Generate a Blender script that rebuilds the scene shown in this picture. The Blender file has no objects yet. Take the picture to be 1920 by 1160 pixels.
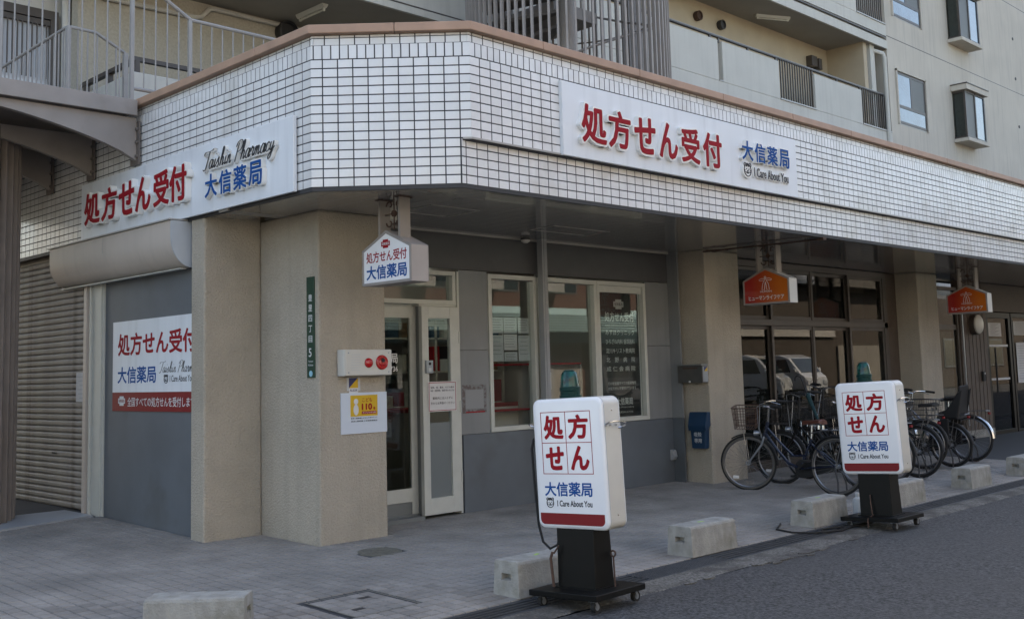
import bpy, math, random
from mathutils import Vector, Matrix
random.seed(7)
S = bpy.context.scene
COL = S.collection
R = math.radians

# ------------------------------------------------------------------ camera
cam = bpy.data.cameras.new('camera'); CAM = bpy.data.objects.new('camera', cam); COL.objects.link(CAM)
yw, pt, rl = R(45.0344), R(5.7981), R(-1.5459)
fwd = Vector((math.sin(yw)*math.cos(pt), math.cos(yw)*math.cos(pt), math.sin(pt)))
rt = Vector((math.cos(yw), -math.sin(yw), 0)); up = rt.cross(fwd)
rt2 = math.cos(rl)*rt + math.sin(rl)*up; up2 = -math.sin(rl)*rt + math.cos(rl)*up
m3 = Matrix((rt2, up2, -fwd)).transposed()
CAM.matrix_world = Matrix.Translation((-5.6363, -6.0383, 1.3809)) @ m3.to_4x4()
cam.sensor_width = 36; cam.lens = 2002.65/1920*36; cam.shift_y = -85.97/1920
cam.clip_start = 0.1; cam.clip_end = 1000
S.camera = CAM

# ------------------------------------------------------------------ light
SUN_EL, SUN_AZ = R(52), R(28)          # sun stands behind the building: azimuth from +Y towards +X
world = bpy.data.worlds.new('World'); S.world = world; world.use_nodes = True
nt = world.node_tree
sky = nt.nodes.new('ShaderNodeTexSky'); sky.sky_type = 'NISHITA'; sky.sun_disc = False
sky.sun_elevation = SUN_EL; sky.sun_rotation = SUN_AZ; sky.air_density = 1.0; sky.dust_density = 2.0; sky.ozone_density = 1.0
bg = nt.nodes['Background']; nt.links.new(sky.outputs[0], bg.inputs[0]); bg.inputs[1].default_value = 0.13
sl = bpy.data.lights.new('sun', 'SUN'); sl.energy = 3.6; sl.angle = R(0.53); sl.color = (1, .95, .87)
so = bpy.data.objects.new('sun', sl); COL.objects.link(so)
sd = Vector((math.sin(SUN_AZ)*math.cos(SUN_EL), math.cos(SUN_AZ)*math.cos(SUN_EL), math.sin(SUN_EL)))
so.rotation_euler = sd.to_track_quat('Z', 'Y').to_euler()
S.view_settings.view_transform = 'Standard'; S.view_settings.look = 'None'
S.view_settings.exposure = 2.05
S.view_settings.use_white_balance = True; S.view_settings.white_balance_temperature = 7600; S.view_settings.white_balance_tint = 11; S.view_settings.gamma = 1
S.cycles.max_bounces = 7; S.cycles.transparent_max_bounces = 12; S.cycles.glossy_bounces = 4
S.cycles.use_denoising = True
S.cycles.sample_clamp_indirect = 6
S.cycles.caustics_reflective = False; S.cycles.caustics_refractive = False

# ------------------------------------------------------------------ materials
def lin(c): return tuple(((x/12.92) if x <= .04045 else ((x+.055)/1.055)**2.4) for x in c)
MATS = {}
def mat(name, col, rough=.6, metal=0., var=0., vscale=6., bump=0., bscale=40., spec=.5, rnd=0., dirt=None, coat=0., streak=None, emit=None):
    """col linear rgb; var noise value variation; rnd per-object random value; dirt=(colour, scale, lo, hi); streak=(colour, amount)"""
    if name in MATS: return MATS[name]
    m = bpy.data.materials.new(name); m.use_nodes = True; MATS[name] = m
    n = m.node_tree.nodes; l = m.node_tree.links; b = n['Principled BSDF']
    b.inputs['Roughness'].default_value = rough; b.inputs['Metallic'].default_value = metal
    b.inputs['Specular IOR Level'].default_value = spec; b.inputs['Base Color'].default_value = (*col, 1)
    b.inputs['Coat Weight'].default_value = coat
    tc = n.new('ShaderNodeTexCoord'); cur = None
    def noise(scale, detail=4, vec=None):
        t = n.new('ShaderNodeTexNoise'); t.inputs['Scale'].default_value = scale; t.inputs['Detail'].default_value = detail
        l.new(vec or tc.outputs['Object'], t.inputs['Vector']); return t
    if var or rnd or dirt or streak:
        rgb = n.new('ShaderNodeRGB'); rgb.outputs[0].default_value = (*col, 1); cur = rgb.outputs[0]
        if var:
            t = noise(vscale, 6); mr = n.new('ShaderNodeMapRange'); mr.inputs[1].default_value = .3; mr.inputs[2].default_value = .7
            mr.inputs[3].default_value = 1-var; mr.inputs[4].default_value = 1+var; l.new(t.outputs[0], mr.inputs[0])
            mx = n.new('ShaderNodeVectorMath'); mx.operation = 'SCALE'; l.new(cur, mx.inputs[0]); l.new(mr.outputs[0], mx.inputs['Scale']); cur = mx.outputs[0]
        if rnd:
            oi = n.new('ShaderNodeObjectInfo'); mr = n.new('ShaderNodeMapRange'); mr.inputs[3].default_value = 1-rnd; mr.inputs[4].default_value = 1+rnd
            l.new(oi.outputs['Random'], mr.inputs[0])
            mx = n.new('ShaderNodeVectorMath'); mx.operation = 'SCALE'; l.new(cur, mx.inputs[0]); l.new(mr.outputs[0], mx.inputs['Scale']); cur = mx.outputs[0]
        if dirt:
            dc, ds, lo, hi = dirt; t = noise(ds, 8); mr = n.new('ShaderNodeMapRange'); mr.inputs[1].default_value = lo; mr.inputs[2].default_value = hi
            l.new(t.outputs[0], mr.inputs[0]); mx = n.new('ShaderNodeMix'); mx.data_type = 'RGBA'; l.new(mr.outputs[0], mx.inputs[0])
            l.new(cur, mx.inputs[6]); mx.inputs[7].default_value = (*dc, 1); cur = mx.outputs[2]
        if streak:
            sc, sa = streak; mp = n.new('ShaderNodeMapping'); mp.inputs['Scale'].default_value = (1, 1, .06); l.new(tc.outputs['Object'], mp.inputs[0])
            t = noise(9, 6, mp.outputs[0]); mr = n.new('ShaderNodeMapRange'); mr.inputs[1].default_value = .5; mr.inputs[2].default_value = .75; mr.inputs[4].default_value = sa
            l.new(t.outputs[0], mr.inputs[0]); mx = n.new('ShaderNodeMix'); mx.data_type = 'RGBA'; l.new(mr.outputs[0], mx.inputs[0])
            l.new(cur, mx.inputs[6]); mx.inputs[7].default_value = (*sc, 1); cur = mx.outputs[2]
        l.new(cur, b.inputs['Base Color'])
    if bump:
        t = noise(bscale, 3); bp = n.new('ShaderNodeBump'); bp.inputs['Strength'].default_value = 1; bp.inputs['Distance'].default_value = bump
        l.new(t.outputs[0], bp.inputs['Height']); l.new(bp.outputs[0], b.inputs['Normal'])
    if emit:
        b.inputs['Emission Color'].default_value = (*emit[0], 1); b.inputs['Emission Strength'].default_value = emit[1]
    return m
def glass(name, tint=(.9, .93, .92), ior=1.75, rough=0., body=0., bodycol=(.05, .05, .05)):
    m = bpy.data.materials.new(name); m.use_nodes = True; n = m.node_tree.nodes; l = m.node_tree.links; n.clear()
    out = n.new('ShaderNodeOutputMaterial'); fr = n.new('ShaderNodeFresnel'); fr.inputs[0].default_value = ior
    tr = n.new('ShaderNodeBsdfTransparent'); tr.inputs[0].default_value = (*tint, 1)
    gl = n.new('ShaderNodeBsdfGlossy'); gl.inputs['Roughness'].default_value = rough
    ge = n.new('ShaderNodeNewGeometry'); iv = n.new('ShaderNodeMath'); iv.operation = 'SUBTRACT'; iv.inputs[0].default_value = 1; l.new(ge.outputs['Backfacing'], iv.inputs[1])
    mu = n.new('ShaderNodeMath'); mu.operation = 'MULTIPLY'; l.new(fr.outputs[0], mu.inputs[0]); l.new(iv.outputs[0], mu.inputs[1])
    mx = n.new('ShaderNodeMixShader'); l.new(mu.outputs[0], mx.inputs[0]); l.new(gl.outputs[0], mx.inputs[2])
    if body:
        df = n.new('ShaderNodeBsdfDiffuse'); df.inputs[0].default_value = (*bodycol, 1); m2 = n.new('ShaderNodeMixShader'); m2.inputs[0].default_value = body
        l.new(tr.outputs[0], m2.inputs[1]); l.new(df.outputs[0], m2.inputs[2]); l.new(m2.outputs[0], mx.inputs[1])
    else: l.new(tr.outputs[0], mx.inputs[1])
    l.new(mx.outputs[0], out.inputs[0]); MATS[name] = m; return m

M = dict(
    tile=mat('white_tile', (.71, .725, .735), .25, var=.07, vscale=9, rnd=.055, coat=.2, dirt=((.56, .55, .52), 2.6, .5, .8), streak=((.56, .56, .53), .25)),
    grout=mat('dark_grout', (.045, .047, .055), .9, var=.2),
    coping=mat('salmon_coping', (.40, .255, .18), .55, var=.10, vscale=5, rnd=.05, bump=.0006, bscale=120),
    stucco=mat('beige_stucco', (.42, .373, .305), .9, var=.08, vscale=60, bump=.016, bscale=64, dirt=((.35, .315, .255), 2.2, .45, .75), streak=((.29, .265, .21), .35)),
    tower=mat('tower_render', (.50, .455, .39), .9, var=.06, vscale=1.2, bump=.002, bscale=60, streak=((.30, .28, .25), .45)),
    towerin=mat('balcony_wall', (.43, .355, .255), .9, var=.06, vscale=2, bump=.003, bscale=50),
    parapet=mat('parapet_render', (.51, .495, .45), .9, var=.05, vscale=1.5, bump=.002, bscale=60, streak=((.34, .33, .30), .3)),
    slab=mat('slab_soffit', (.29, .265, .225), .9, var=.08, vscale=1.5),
    soffit=mat('soffit_metal', (.33, .325, .305), .15, metal=.0, spec=.75, var=.06, vscale=2, bump=.0012, bscale=3.5, coat=.35),
    trim=mat('soffit_trim', (.36, .35, .33), .35, spec=.6),
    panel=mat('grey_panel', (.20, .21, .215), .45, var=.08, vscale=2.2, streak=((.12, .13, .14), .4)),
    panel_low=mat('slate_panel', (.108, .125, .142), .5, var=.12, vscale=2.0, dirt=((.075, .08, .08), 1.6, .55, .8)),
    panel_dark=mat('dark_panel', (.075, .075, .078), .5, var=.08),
    alu=mat('white_aluminium', (.50, .51, .47), .4, var=.05, vscale=9),
    alugrey=mat('grey_aluminium', (.20, .215, .215), .4, metal=.3),
    brown=mat('brown_frame', (.062, .050, .042), .4, spec=.5, var=.1),
    brownwall=mat('brown_cladding', (.085, .062, .048), .6, var=.12, vscale=8),
    steel=mat('taupe_steel', (.27, .243, .225), .55, var=.10, vscale=4, dirt=((.17, .145, .125), 2.5, .6, .85)),
    steeldark=mat('dark_taupe_steel', (.14, .12, .108), .6, var=.12),
    rail=mat('grey_rail_paint', (.29, .282, .275), .5, var=.08, vscale=9),
    brownsteel=mat('brown_steel', (.21, .178, .158), .6, var=.12, vscale=5),
    black=mat('black_paint', (.0035, .0035, .0035), .42, spec=.22, var=.3, vscale=8),
    blackm=mat('black_matte', (.012, .012, .013), .7),
    dgrey=mat('dark_grey', (.03, .03, .032), .6),
    rubber=mat('tyre_rubber', (.014, .014, .014), .85),
    tyregrey=mat('tyre_wall_grey', (.13, .122, .11), .85, var=.1),
    chrome=mat('chrome', (.55, .55, .55), .22, metal=1., var=.1),
    spoke=mat('spoke_steel', (.22, .22, .23), .35, metal=.8),
    rust=mat('rusty_iron', (.075, .042, .03), .8, var=.35, vscale=30),
    concrete=mat('weathered_concrete', (.31, .305, .28), .92, var=.16, vscale=14, bump=.006, bscale=80, dirt=((.16, .155, .12), 6.5, .52, .78), streak=((.19, .18, .15), .6)),
    kerb=mat('kerb_concrete', (.135, .13, .118), .95, var=.55, vscale=46, bump=.02, bscale=55, dirt=((.07, .066, .06), 4, .45, .62)),
    paver=mat('grey_paver', (.232, .216, .197), .85, var=.17, vscale=3.1, rnd=.15, bump=.0012, bscale=90, dirt=((.15, .145, .135), .9, .5, .75)),
    paverj=mat('paver_joint', (.045, .048, .053), .95),
    slabpale=mat('pale_screed', (.33, .35, .37), .85, var=.08, vscale=2),
    asphalt=mat('asphalt', (.052, .053, .055), .9, var=.85, vscale=44, bump=.016, bscale=70, dirt=((.055, .055, .055), .7, .45, .75)),
    soil=mat('soil', (.08, .075, .07), .95),
    iron=mat('galvanised_iron', (.085, .095, .108), .5, metal=.35, var=.15, vscale=10),
    void=mat('drain_void', (.006, .006, .007), .9),
    castiron=mat('cast_iron', (.14, .135, .11), .7, var=.2, vscale=14, bump=.002, bscale=60),
    white=mat('sign_white', (.78, .79, .81), .28, coat=.3, var=.02),
    whitepl=mat('white_panel', (.72, .76, .80), .35, var=.03, vscale=2, streak=((.50, .53, .56), .35)),
    offwhite=mat('off_white_casing', (.56, .55, .51), .35, var=.04),
    letterw=mat('letter_white', (.80, .80, .78), .45),
    red=mat('sign_red', (.30, .014, .022), .6, spec=.1),
    redp=mat('print_red', (.32, .014, .022), .6, spec=.1),
    darkred=mat('band_red', (.20, .010, .014), .45, spec=.3),
    blue=mat('sign_blue', (.007, .078, .28), .6, spec=.1),
    ink=mat('print_ink', (.02, .022, .028), .5),
    orange=mat('sign_orange', (.52, .105, .016), .4),
    hood=mat('shutter_hood', (.52, .465, .415), .45, var=.05, vscale=2.2, streak=((.30, .28, .25), .25)),
    hoodend=mat('hood_end', (.44, .48, .52), .4, var=.04),
    shutter=mat('rusty_shutter', (.285, .265, .24), .6, var=.16, vscale=5, dirt=((.075, .062, .052), 3.2, .52, .7)),
    green=mat('plate_green', (.012, .045, .026), .4),
    beacon=mat('beacon_green', (.0005, .050, .042), .13, spec=.4, var=.8, vscale=26),
    beaconbase=mat('beacon_base', (.002, .030, .027), .4, spec=.15),
    alarmred=mat('alarm_red', (.42, .008, .010), .18, coat=.6),
    yellow=mat('notice_yellow', (.58, .36, .012), .45),
    navy=mat('navy', (.012, .02, .11), .4),
    bluebox=mat('blue_plastic', (.005, .034, .080), .4, var=.1),
    lime=mat('lime_tape', (.30, .50, .08), .6),
    tealawn=mat('teal_awning', (.42, .62, .62), .6, var=.06),
    brick=mat('red_brick', (.15, .075, .056), .85, var=.2, vscale=9, rnd=.12),
    render=mat('opposite_render', (.52, .49, .44), .9, var=.08),
    woodwall=mat('timber_cladding', (.085, .066, .05), .8, var=.2, vscale=4),
    rooftile=mat('dark_roof', (.08, .08, .085), .6, var=.2),
    carwhite=mat('car_white', (.68, .70, .72), .15, coat=1., var=.02),
    cargrey=mat('car_silver', (.35, .37, .40), .15, coat=1., metal=.4),
    carglass=mat('car_glass', (.03, .05, .06), .03, coat=1., spec=1.),
    lamp=mat('head_lamp', (.6, .62, .65), .1, coat=1.),
    paper=mat('paper', (.62, .62, .62), .8, var=.04),
    papergrey=mat('grey_poster', (.50, .52, .53), .8, var=.08, vscale=5),
    inwall=mat('interior_wall', (.32, .31, .29), .8),
    infloor=mat('interior_floor', (.20, .18, .16), .5),
    counter=mat('counter', (.50, .48, .44), .5),
    wood=mat('shelf_wood', (.20, .12, .06), .6, var=.2),
    curtain=mat('lace_curtain', (.42, .44, .45), .9, var=.12, vscale=9),
    bikeblue=mat('bike_blue', (.010, .016, .035), .25, coat=.5),
    bikesilver=mat('bike_silver', (.30, .33, .37), .3, metal=.6),
    bikegreen=mat('bike_green', (.02, .04, .03), .35, coat=.4),
    saddle=mat('black_saddle', (.014, .013, .013), .5),
    saddlebrown=mat('brown_saddle', (.10, .032, .02), .5),
    tube=mat('lit_tube', (.9, .9, .9), .5, emit=((.9, 1., .95), 4.5)),
    lampwhite=mat('fitting_white', (.55, .54, .48), .5),
    vinyl=mat('vinyl_white', (.82, .82, .80), .5),
    screen=mat('insect_screen', (.10, .105, .10), .5),
    skin=mat('shade_grey', (.30, .31, .32), .6),
)
M['pane'] = glass('pane_glass', (.86, .89, .88), 1.72)
M['panedark'] = glass('pane_tinted', (.55, .57, .55), 1.52)
M['panedoor'] = glass('pane_door', (.5, .52, .5), 1.38)
M['frost'] = glass('pane_frosted', (.5, .53, .53), 1.6, rough=.12, body=.55, bodycol=(.30, .335, .34))
M['upane'] = mat('upper_glass', (.075, .125, .165), .04, spec=1., coat=.6, var=.35, vscale=2.5)  # blue in the body colour stands in for reflected sky

# ------------------------------------------------------------------ builders
def G(y): return -.03 + .025*(min(y, 6.0)-2.157)
class MB:
    def __init__(s): s.v = []; s.f = []
    def add(s, vs, fs):
        k = len(s.v); s.v += [Vector(v) for v in vs]; s.f += [tuple(i+k for i in f) for f in fs]; return s
    def box(s, x0, x1, y0, y1, z0, z1):
        return s.add([(x0,y0,z0),(x1,y0,z0),(x1,y1,z0),(x0,y1,z0),(x0,y0,z1),(x1,y0,z1),(x1,y1,z1),(x0,y1,z1)],
                     [(0,3,2,1),(4,5,6,7),(0,1,5,4),(1,2,6,5),(2,3,7,6),(3,0,4,7)])
    def bar(s, p0, p1, w, h, upv=(0,0,1)):
        p0, p1 = Vector(p0), Vector(p1); d = (p1-p0).normalized(); u = Vector(upv)
        if abs(d.dot(u)) > .98: u = Vector((0,1,0))
        a = d.cross(u).normalized()*w/2; b = a.cross(d).normalized()*h/2
        return s.add([p0-a-b,p0+a-b,p0+a+b,p0-a+b,p1-a-b,p1+a-b,p1+a+b,p1-a+b],
                     [(0,3,2,1),(4,5,6,7),(0,1,5,4),(1,2,6,5),(2,3,7,6),(3,0,4,7)])
    def tube(s, pts, r, seg=8, closed=False, cap=True):
        pts = [Vector(p) for p in pts]; n = len(pts); k = len(s.v); prev = None
        rr = r if isinstance(r, (list, tuple)) else [r]*n
        for i, p in enumerate(pts):
            if closed: d = (pts[(i+1) % n]-pts[i-1]).normalized()
            else: d = (pts[min(i+1, n-1)]-pts[max(i-1, 0)]).normalized()
            if prev is None:
                u = Vector((0,0,1)) if abs(d.z) < .9 else Vector((1,0,0)); a = d.cross(u).normalized()
            else:
                a = (prev - d*prev.dot(d)); a = a.normalized() if a.length > 1e-6 else d.orthogonal().normalized()
            prev = a; b = d.cross(a)
            for j in range(seg):
                t = 2*math.pi*j/seg; s.v.append(p + a*math.cos(t)*rr[i] + b*math.sin(t)*rr[i])
        for i in range(n if closed else n-1):
            i2 = (i+1) % n
            for j in range(seg):
                j2 = (j+1) % seg; s.f.append((k+i*seg+j, k+i*seg+j2, k+i2*seg+j2, k+i2*seg+j))
        if cap and not closed:
            s.f.append(tuple(k+j for j in reversed(range(seg)))); s.f.append(tuple(k+(n-1)*seg+j for j in range(seg)))
        return s
    def cyl(s, p0, p1, r, r2=None, seg=16): return s.tube([p0, p1], [r, r if r2 is None else r2], seg)
    def lathe(s, c, axis, prof, seg=20):
        c = Vector(c); ax = Vector(axis).normalized(); a = ax.orthogonal().normalized(); b = ax.cross(a); k = len(s.v); n = len(prof)
        for (r, h) in prof:
            for j in range(seg):
                t = 2*math.pi*j/seg; s.v.append(c + ax*h + (a*math.cos(t)+b*math.sin(t))*max(r, 1e-4))
        for i in range(n-1):
            for j in range(seg):
                j2 = (j+1) % seg; s.f.append((k+i*seg+j, k+i*seg+j2, k+(i+1)*seg+j2, k+(i+1)*seg+j))
        s.f.append(tuple(k+j for j in reversed(range(seg)))); s.f.append(tuple(k+(n-1)*seg+j for j in range(seg)))
        return s
    def prism(s, poly, o, u, v, w, d):
        """2d polygon in plane o + a*u + b*v, thickness d along w"""
        o, u, v, w = Vector(o), Vector(u), Vector(v), Vector(w); n = len(poly)
        ar = sum(poly[i][0]*poly[(i+1) % n][1]-poly[(i+1) % n][0]*poly[i][1] for i in range(n))
        if (ar > 0) == (u.cross(v).dot(w)*d > 0): poly = list(poly)
        else: poly = list(reversed(poly))
        A = [o+u*a+v*b for a, b in poly]; B = [p+w*d for p in A]
        fs = [tuple(reversed(range(n))), tuple(range(n, 2*n))] + [(i, (i+1) % n, n+(i+1) % n, n+i) for i in range(n)]
        return s.add(A+B, fs)
    def zprism(s, poly, z0, z1): return s.prism(poly, (0,0,z0), (1,0,0), (0,1,0), (0,0,1), z1-z0)
    def torus(s, c, axis, R_, r, seg=40, sub=8):
        c = Vector(c); ax = Vector(axis).normalized(); a = ax.orthogonal().normalized(); b = ax.cross(a)
        return s.tube([c+(a*math.cos(t)+b*math.sin(t))*R_ for t in [2*math.pi*i/seg for i in range(seg)]], r, sub, closed=True)
    def xform(s, mtx): s.v = [mtx @ p for p in s.v]; return s
    def build(s, name, m, parent=None, smooth=False, bevel=0, local=False):
        me = bpy.data.meshes.new(name)
        off = Vector((0,0,0)) if (local or parent is None) else org(parent)
        me.from_pydata([tuple(p-off) for p in s.v], [], s.f)
        me.validate(clean_customdata=False)
        return mkobj(name, me, m, parent, smooth, bevel)
def mkobj(name, me, m, parent=None, smooth=False, bevel=0):
    if isinstance(m, str): m = M[m]
    if m and not me.materials: me.materials.append(m)
    if smooth:
        me.polygons.foreach_set('use_smooth', [True]*len(me.polygons)); me.set_sharp_from_angle(angle=R(38))
    o = bpy.data.objects.new(name, me); COL.objects.link(o)
    if parent: o.parent = parent
    if bevel:
        b = o.modifiers.new('bevel', 'BEVEL'); b.width = bevel; b.segments = 2; b.limit_method = 'ANGLE'
    return o
def org(o):
    v = Vector((0,0,0))
    while o: v = v+o.location; o = o.parent
    return v
def tag(o, label, cat, group=None, kind=None):
    if label: o['label'] = label
    if cat: o['category'] = cat
    if group: o['group'] = group
    if kind: o['kind'] = kind
    return o
def thing(name, label, cat, loc=(0,0,0), rz=0, group=None, rx=0):
    o = bpy.data.objects.new(name, None); COL.objects.link(o); o.location = loc; o.rotation_euler = (rx, 0, rz); o.empty_display_size = .2
    return tag(o, label, cat, group)
def struct(o): o['kind'] = 'structure'; return o
def copy_tree(o, parent=None):
    c = o.copy(); COL.objects.link(c); c.parent = parent
    for ch in list(o.children): copy_tree(ch, c)
    return c
X, Y, Z = Vector((1,0,0)), Vector((0,1,0)), Vector((0,0,1))
# ---- lettering: text curve -> mesh fitted in a box on a plane
def text_mesh(txt, shear=0., ext=0., res=3, space=1.0):
    cu = bpy.data.curves.new('lettering', 'FONT'); cu.body = txt; cu.size = 1; cu.resolution_u = res; cu.shear = shear; cu.extrude = ext
    cu.space_character = space; cu.align_x = 'CENTER'; cu.space_line = 1.15
    ob = bpy.data.objects.new('lettering', cu); COL.objects.link(ob)
    bpy.context.view_layer.update()
    me = bpy.data.meshes.new_from_object(ob.evaluated_get(bpy.context.evaluated_depsgraph_get()))
    bpy.data.objects.remove(ob); bpy.data.curves.remove(cu)
    v = [q.co.copy() for q in me.vertices]; f = [tuple(p.vertices) for p in me.polygons]; bpy.data.meshes.remove(me)
    return v, f
TM = {}
def letter(name, txt, m, parent, o, u, v, w, h, bold=.01, shear=0., thick=0., res=3, local=False, space=1.0, split=False, draw=None):
    """lettering with its lower left corner on o, u/v the plane axes, w x h its size; strokes are thickened with round ends; thick = depth towards the normal"""
    key = (txt, shear, bool(thick), res, space, split)
    if key not in TM:
        if draw: TM[key] = [draw()]
        elif split: TM[key] = [([q+Vector((i, 0, 0)) for q in vv], ff) for i, (vv, ff) in enumerate(text_mesh(c, shear, .5 if thick else 0., res, space) for c in txt)]
        else: TM[key] = [text_mesh(txt, shear, .5 if thick else 0., res, space)]
    parts = TM[key]; allv = [q for p in parts for q in p[0]]
    if not allv: return None
    x0 = min(q.x for q in allv)-bold; x1 = max(q.x for q in allv)+bold; y0 = min(q.y for q in allv)-bold; y1 = max(q.y for q in allv)+bold
    sx, sy = w/(x1-x0), h/(y1-y0); o, u, v = Vector(o), Vector(u), Vector(v); nn = u.cross(v); off = Vector((0,0,0)) if local else org(parent)
    nc = 1 if bold < .008 else (8 if bold < .03 else 14); out = None
    ds = [(0, 0)]+[(bold*math.cos(2*math.pi*k/nc), bold*math.sin(2*math.pi*k/nc)) for k in range(nc)] if nc > 1 else [(0, 0)]
    for vv, ff in parts:
        V = []; F = []
        for k, (dx, dy) in enumerate(ds):
            b0 = len(V); e = nn*(.00004*k)
            V += [tuple(o+u*((c.x+dx-x0)*sx)+v*((c.y+dy-y0)*sy)+(nn*((c.z+.5)*thick) if thick else Vector((0,0,0)))+e-off) for c in vv]
            F += [tuple(i+b0 for i in f) for f in ff]
        me = bpy.data.meshes.new(name); me.from_pydata(V, [], F); ob = mkobj(name, me, m, parent); out = out or ob
    return out
def emblem(parent, c, u, v, r, m='ink', local=False, name='emblem', t=.0):
    """round face badge: ring, ears, brow strokes, muzzle"""
    c, u, v = Vector(c), Vector(u), Vector(v); b = MB(); q = r*.085
    P = lambda a, d: c+u*(a*r)+v*(d*r)
    arc = lambda cx, cy, rr, a0, a1, n=14: [P(cx+rr*math.cos(R(a0+(a1-a0)*i/n)), cy+rr*math.sin(R(a0+(a1-a0)*i/n))) for i in range(n+1)]
    b.tube(arc(0,-.05,.86,125,415,30), q, 5); b.tube(arc(-.62,.68,.25,20,250), q, 5); b.tube(arc(.62,.68,.25,-70,160), q, 5)
    for sx in (-1, 1):
        b.tube([P(.15*sx,.95), P(.22*sx,.42)], q, 5); b.tube([P(.45*sx,.9), P(.34*sx,.45)], q*.9, 5)
        b.tube([P(.62*sx,-.08), P(.9*sx,-.02)], q, 5); b.tube([P(.55*sx,-.3), P(.85*sx,-.34)], q, 5)
        b.lathe(P(.3*sx,.1), u.cross(v), [(.09*r, 0), (.09*r, q)], 8); b.tube(arc(.16*sx,-.3,.17,180,360,8), q, 5)
    b.tube([P(0,.95), P(0,.55)], q, 5); b.lathe(P(0,-.16), u.cross(v), [(.13*r, 0), (.13*r, q)], 8)
    return b.build(name, m, parent, local=local)

# ================================================================== GROUND
b = MB(); b.add([(-250,-250,-.40),(250,-250,-.40),(250,250,-.40),(-250,250,-.40)], [(0,1,2,3)]); struct(b.build('ground', 'soil'))
b = MB(); b.add([(-90,-90,-.122),(120,-90,-.122),(120,-1.44,-.122),(-90,-1.44,-.122)], [(0,1,2,3)]); struct(b.build('road', 'asphalt'))
# kerb strip with a ragged street edge
b = MB(); n = 420; rng = random.Random(3); top = []; e = 0
for i in range(n+1):
    x = -8 + 38*i/n; e = .8*e + rng.uniform(-.022, .022); top.append((x, -1.42+max(-.05, min(.05, e))-.03*(1.4 < x < 2.6)*abs(math.sin(x*7))))
vs = []; fs = []
for i, (x, y) in enumerate(top): vs += [(x, -1.192, G(-1.192)+.0), (x, y+.02, G(y)+.004), (x, y-.01, -.127)]
for i in range(n): k = 3*i; fs += [(k, k+1, k+4, k+3), (k+1, k+2, k+5, k+4)]
b.add(vs, fs); struct(b.build('kerb', 'kerb'))
bp_ = MB(); rng = random.Random(11)
for (x, y, r_) in ((1.55,-1.455,.09),(1.78,-1.475,.12),(2.02,-1.49,.10),(2.22,-1.465,.13),(2.42,-1.48,.09),(1.66,-1.53,.05),(2.12,-1.55,.06),(.62,-1.46,.06),(.85,-1.465,.05),(3.0,-1.455,.06)):
    n_ = 9; bp_.prism([(x+r_*rng.uniform(.7,1.25)*1.3*math.cos(2*math.pi*k/n_), y+r_*.42*rng.uniform(.6,1.2)*math.sin(2*math.pi*k/n_)) for k in range(n_)], (0,0,-.125), X, Y, Z, .004+rng.uniform(.003,.012))
o_ = bp_.build('broken_asphalt', 'kerb'); struct(o_)
# drain: dark channel and steel grates
b = MB(); b.box(-8, 30, -1.20, -.93, -.30, -.16); struct(b.build('drain_channel', 'void'))
dr = thing('drain_grating', 'long steel drain grating running along the edge of the pavement', 'drain grating', (0,-1.06,G(-1.06)))
def grate_mesh(dense):
    g = MB()
    nb_, bw_ = (9, .009) if dense else (5, .011)
    for k in range(nb_): y = -.104 + k*.208/(nb_-1); g.box(0, .992, y-bw_/2, y+bw_/2, -.011, 0)
    for y in (-.126, .126): g.box(0, .992, y-.005, y+.005, -.034, .001)
    for k in range(21 if dense else 5):
        x = .01 + k*(.97/(20 if dense else 4)); g.box(x-.003, x+.003, -.122, .122, -.024, -.002 if dense else -.013)
    return g
gm = []
for d in (False, True):
    o_ = grate_mesh(d).build('grate_panel', 'iron', dr, local=True); gm.append(o_)
for i in range(36):
    dense = i in (8, 17, 25)
    if i == 0: o_ = gm[0]
    elif i == 8: o_ = gm[1]
    else: o_ = gm[1 if dense else 0].copy(); COL.objects.link(o_); o_.parent = dr
    o_.location = (-7.0+i+(0 if i < 3 else -.43), 0, -.003)
# pavement base and pavers
pv = bpy.data.objects.new('pavement', None)
b = MB(); b.add([(-10,-.93,G(-.93)-.008),(30,-.93,G(-.93)-.008),(30,6,G(6)-.008),(-10,6,G(6)-.008),(30,12,G(6)-.008),(-10,12,G(6)-.008)], [(0,1,2,3),(3,2,4,5)])
pv = struct(b.build('pavement', 'paverj'))
def paver_mb(x0, x1, y0, y1, j=0., h=.0):
    c = .0035; z = lambda y: G(y)+h
    return ([(x0,y0,z(y0)-.008),(x1,y0,z(y0)-.008),(x1,y1,z(y1)-.008),(x0,y1,z(y1)-.008),
             (x0+c,y0+c,z(y0)),(x1-c,y0+c,z(y0)),(x1-c,y1-c,z(y1)),(x0+c,y1-c,z(y1))],
            [(4,5,6,7),(0,1,5,4),(1,2,6,5),(2,3,7,6),(3,0,4,7)])
def blocked(x, y):
    if (-1.57 < x < -1.03 and -.56 < y < .04): return True            # access cover
    if (x+.09)**2+(y-1.13)**2 < .19**2: return True                   # manhole
    if x > -.27 and x < .42 and y > 1.70: return True                 # pier
    if x > -.85 and y > 2.62: return True
    if x > 1.2 and y > 2.2: return True
    if 5.5 < x < 6.18 and y > 1.68: return True
    return False
cells = []; P_ = .1005; gap = .0045
nx0, nx1 = -44, 105
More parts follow.
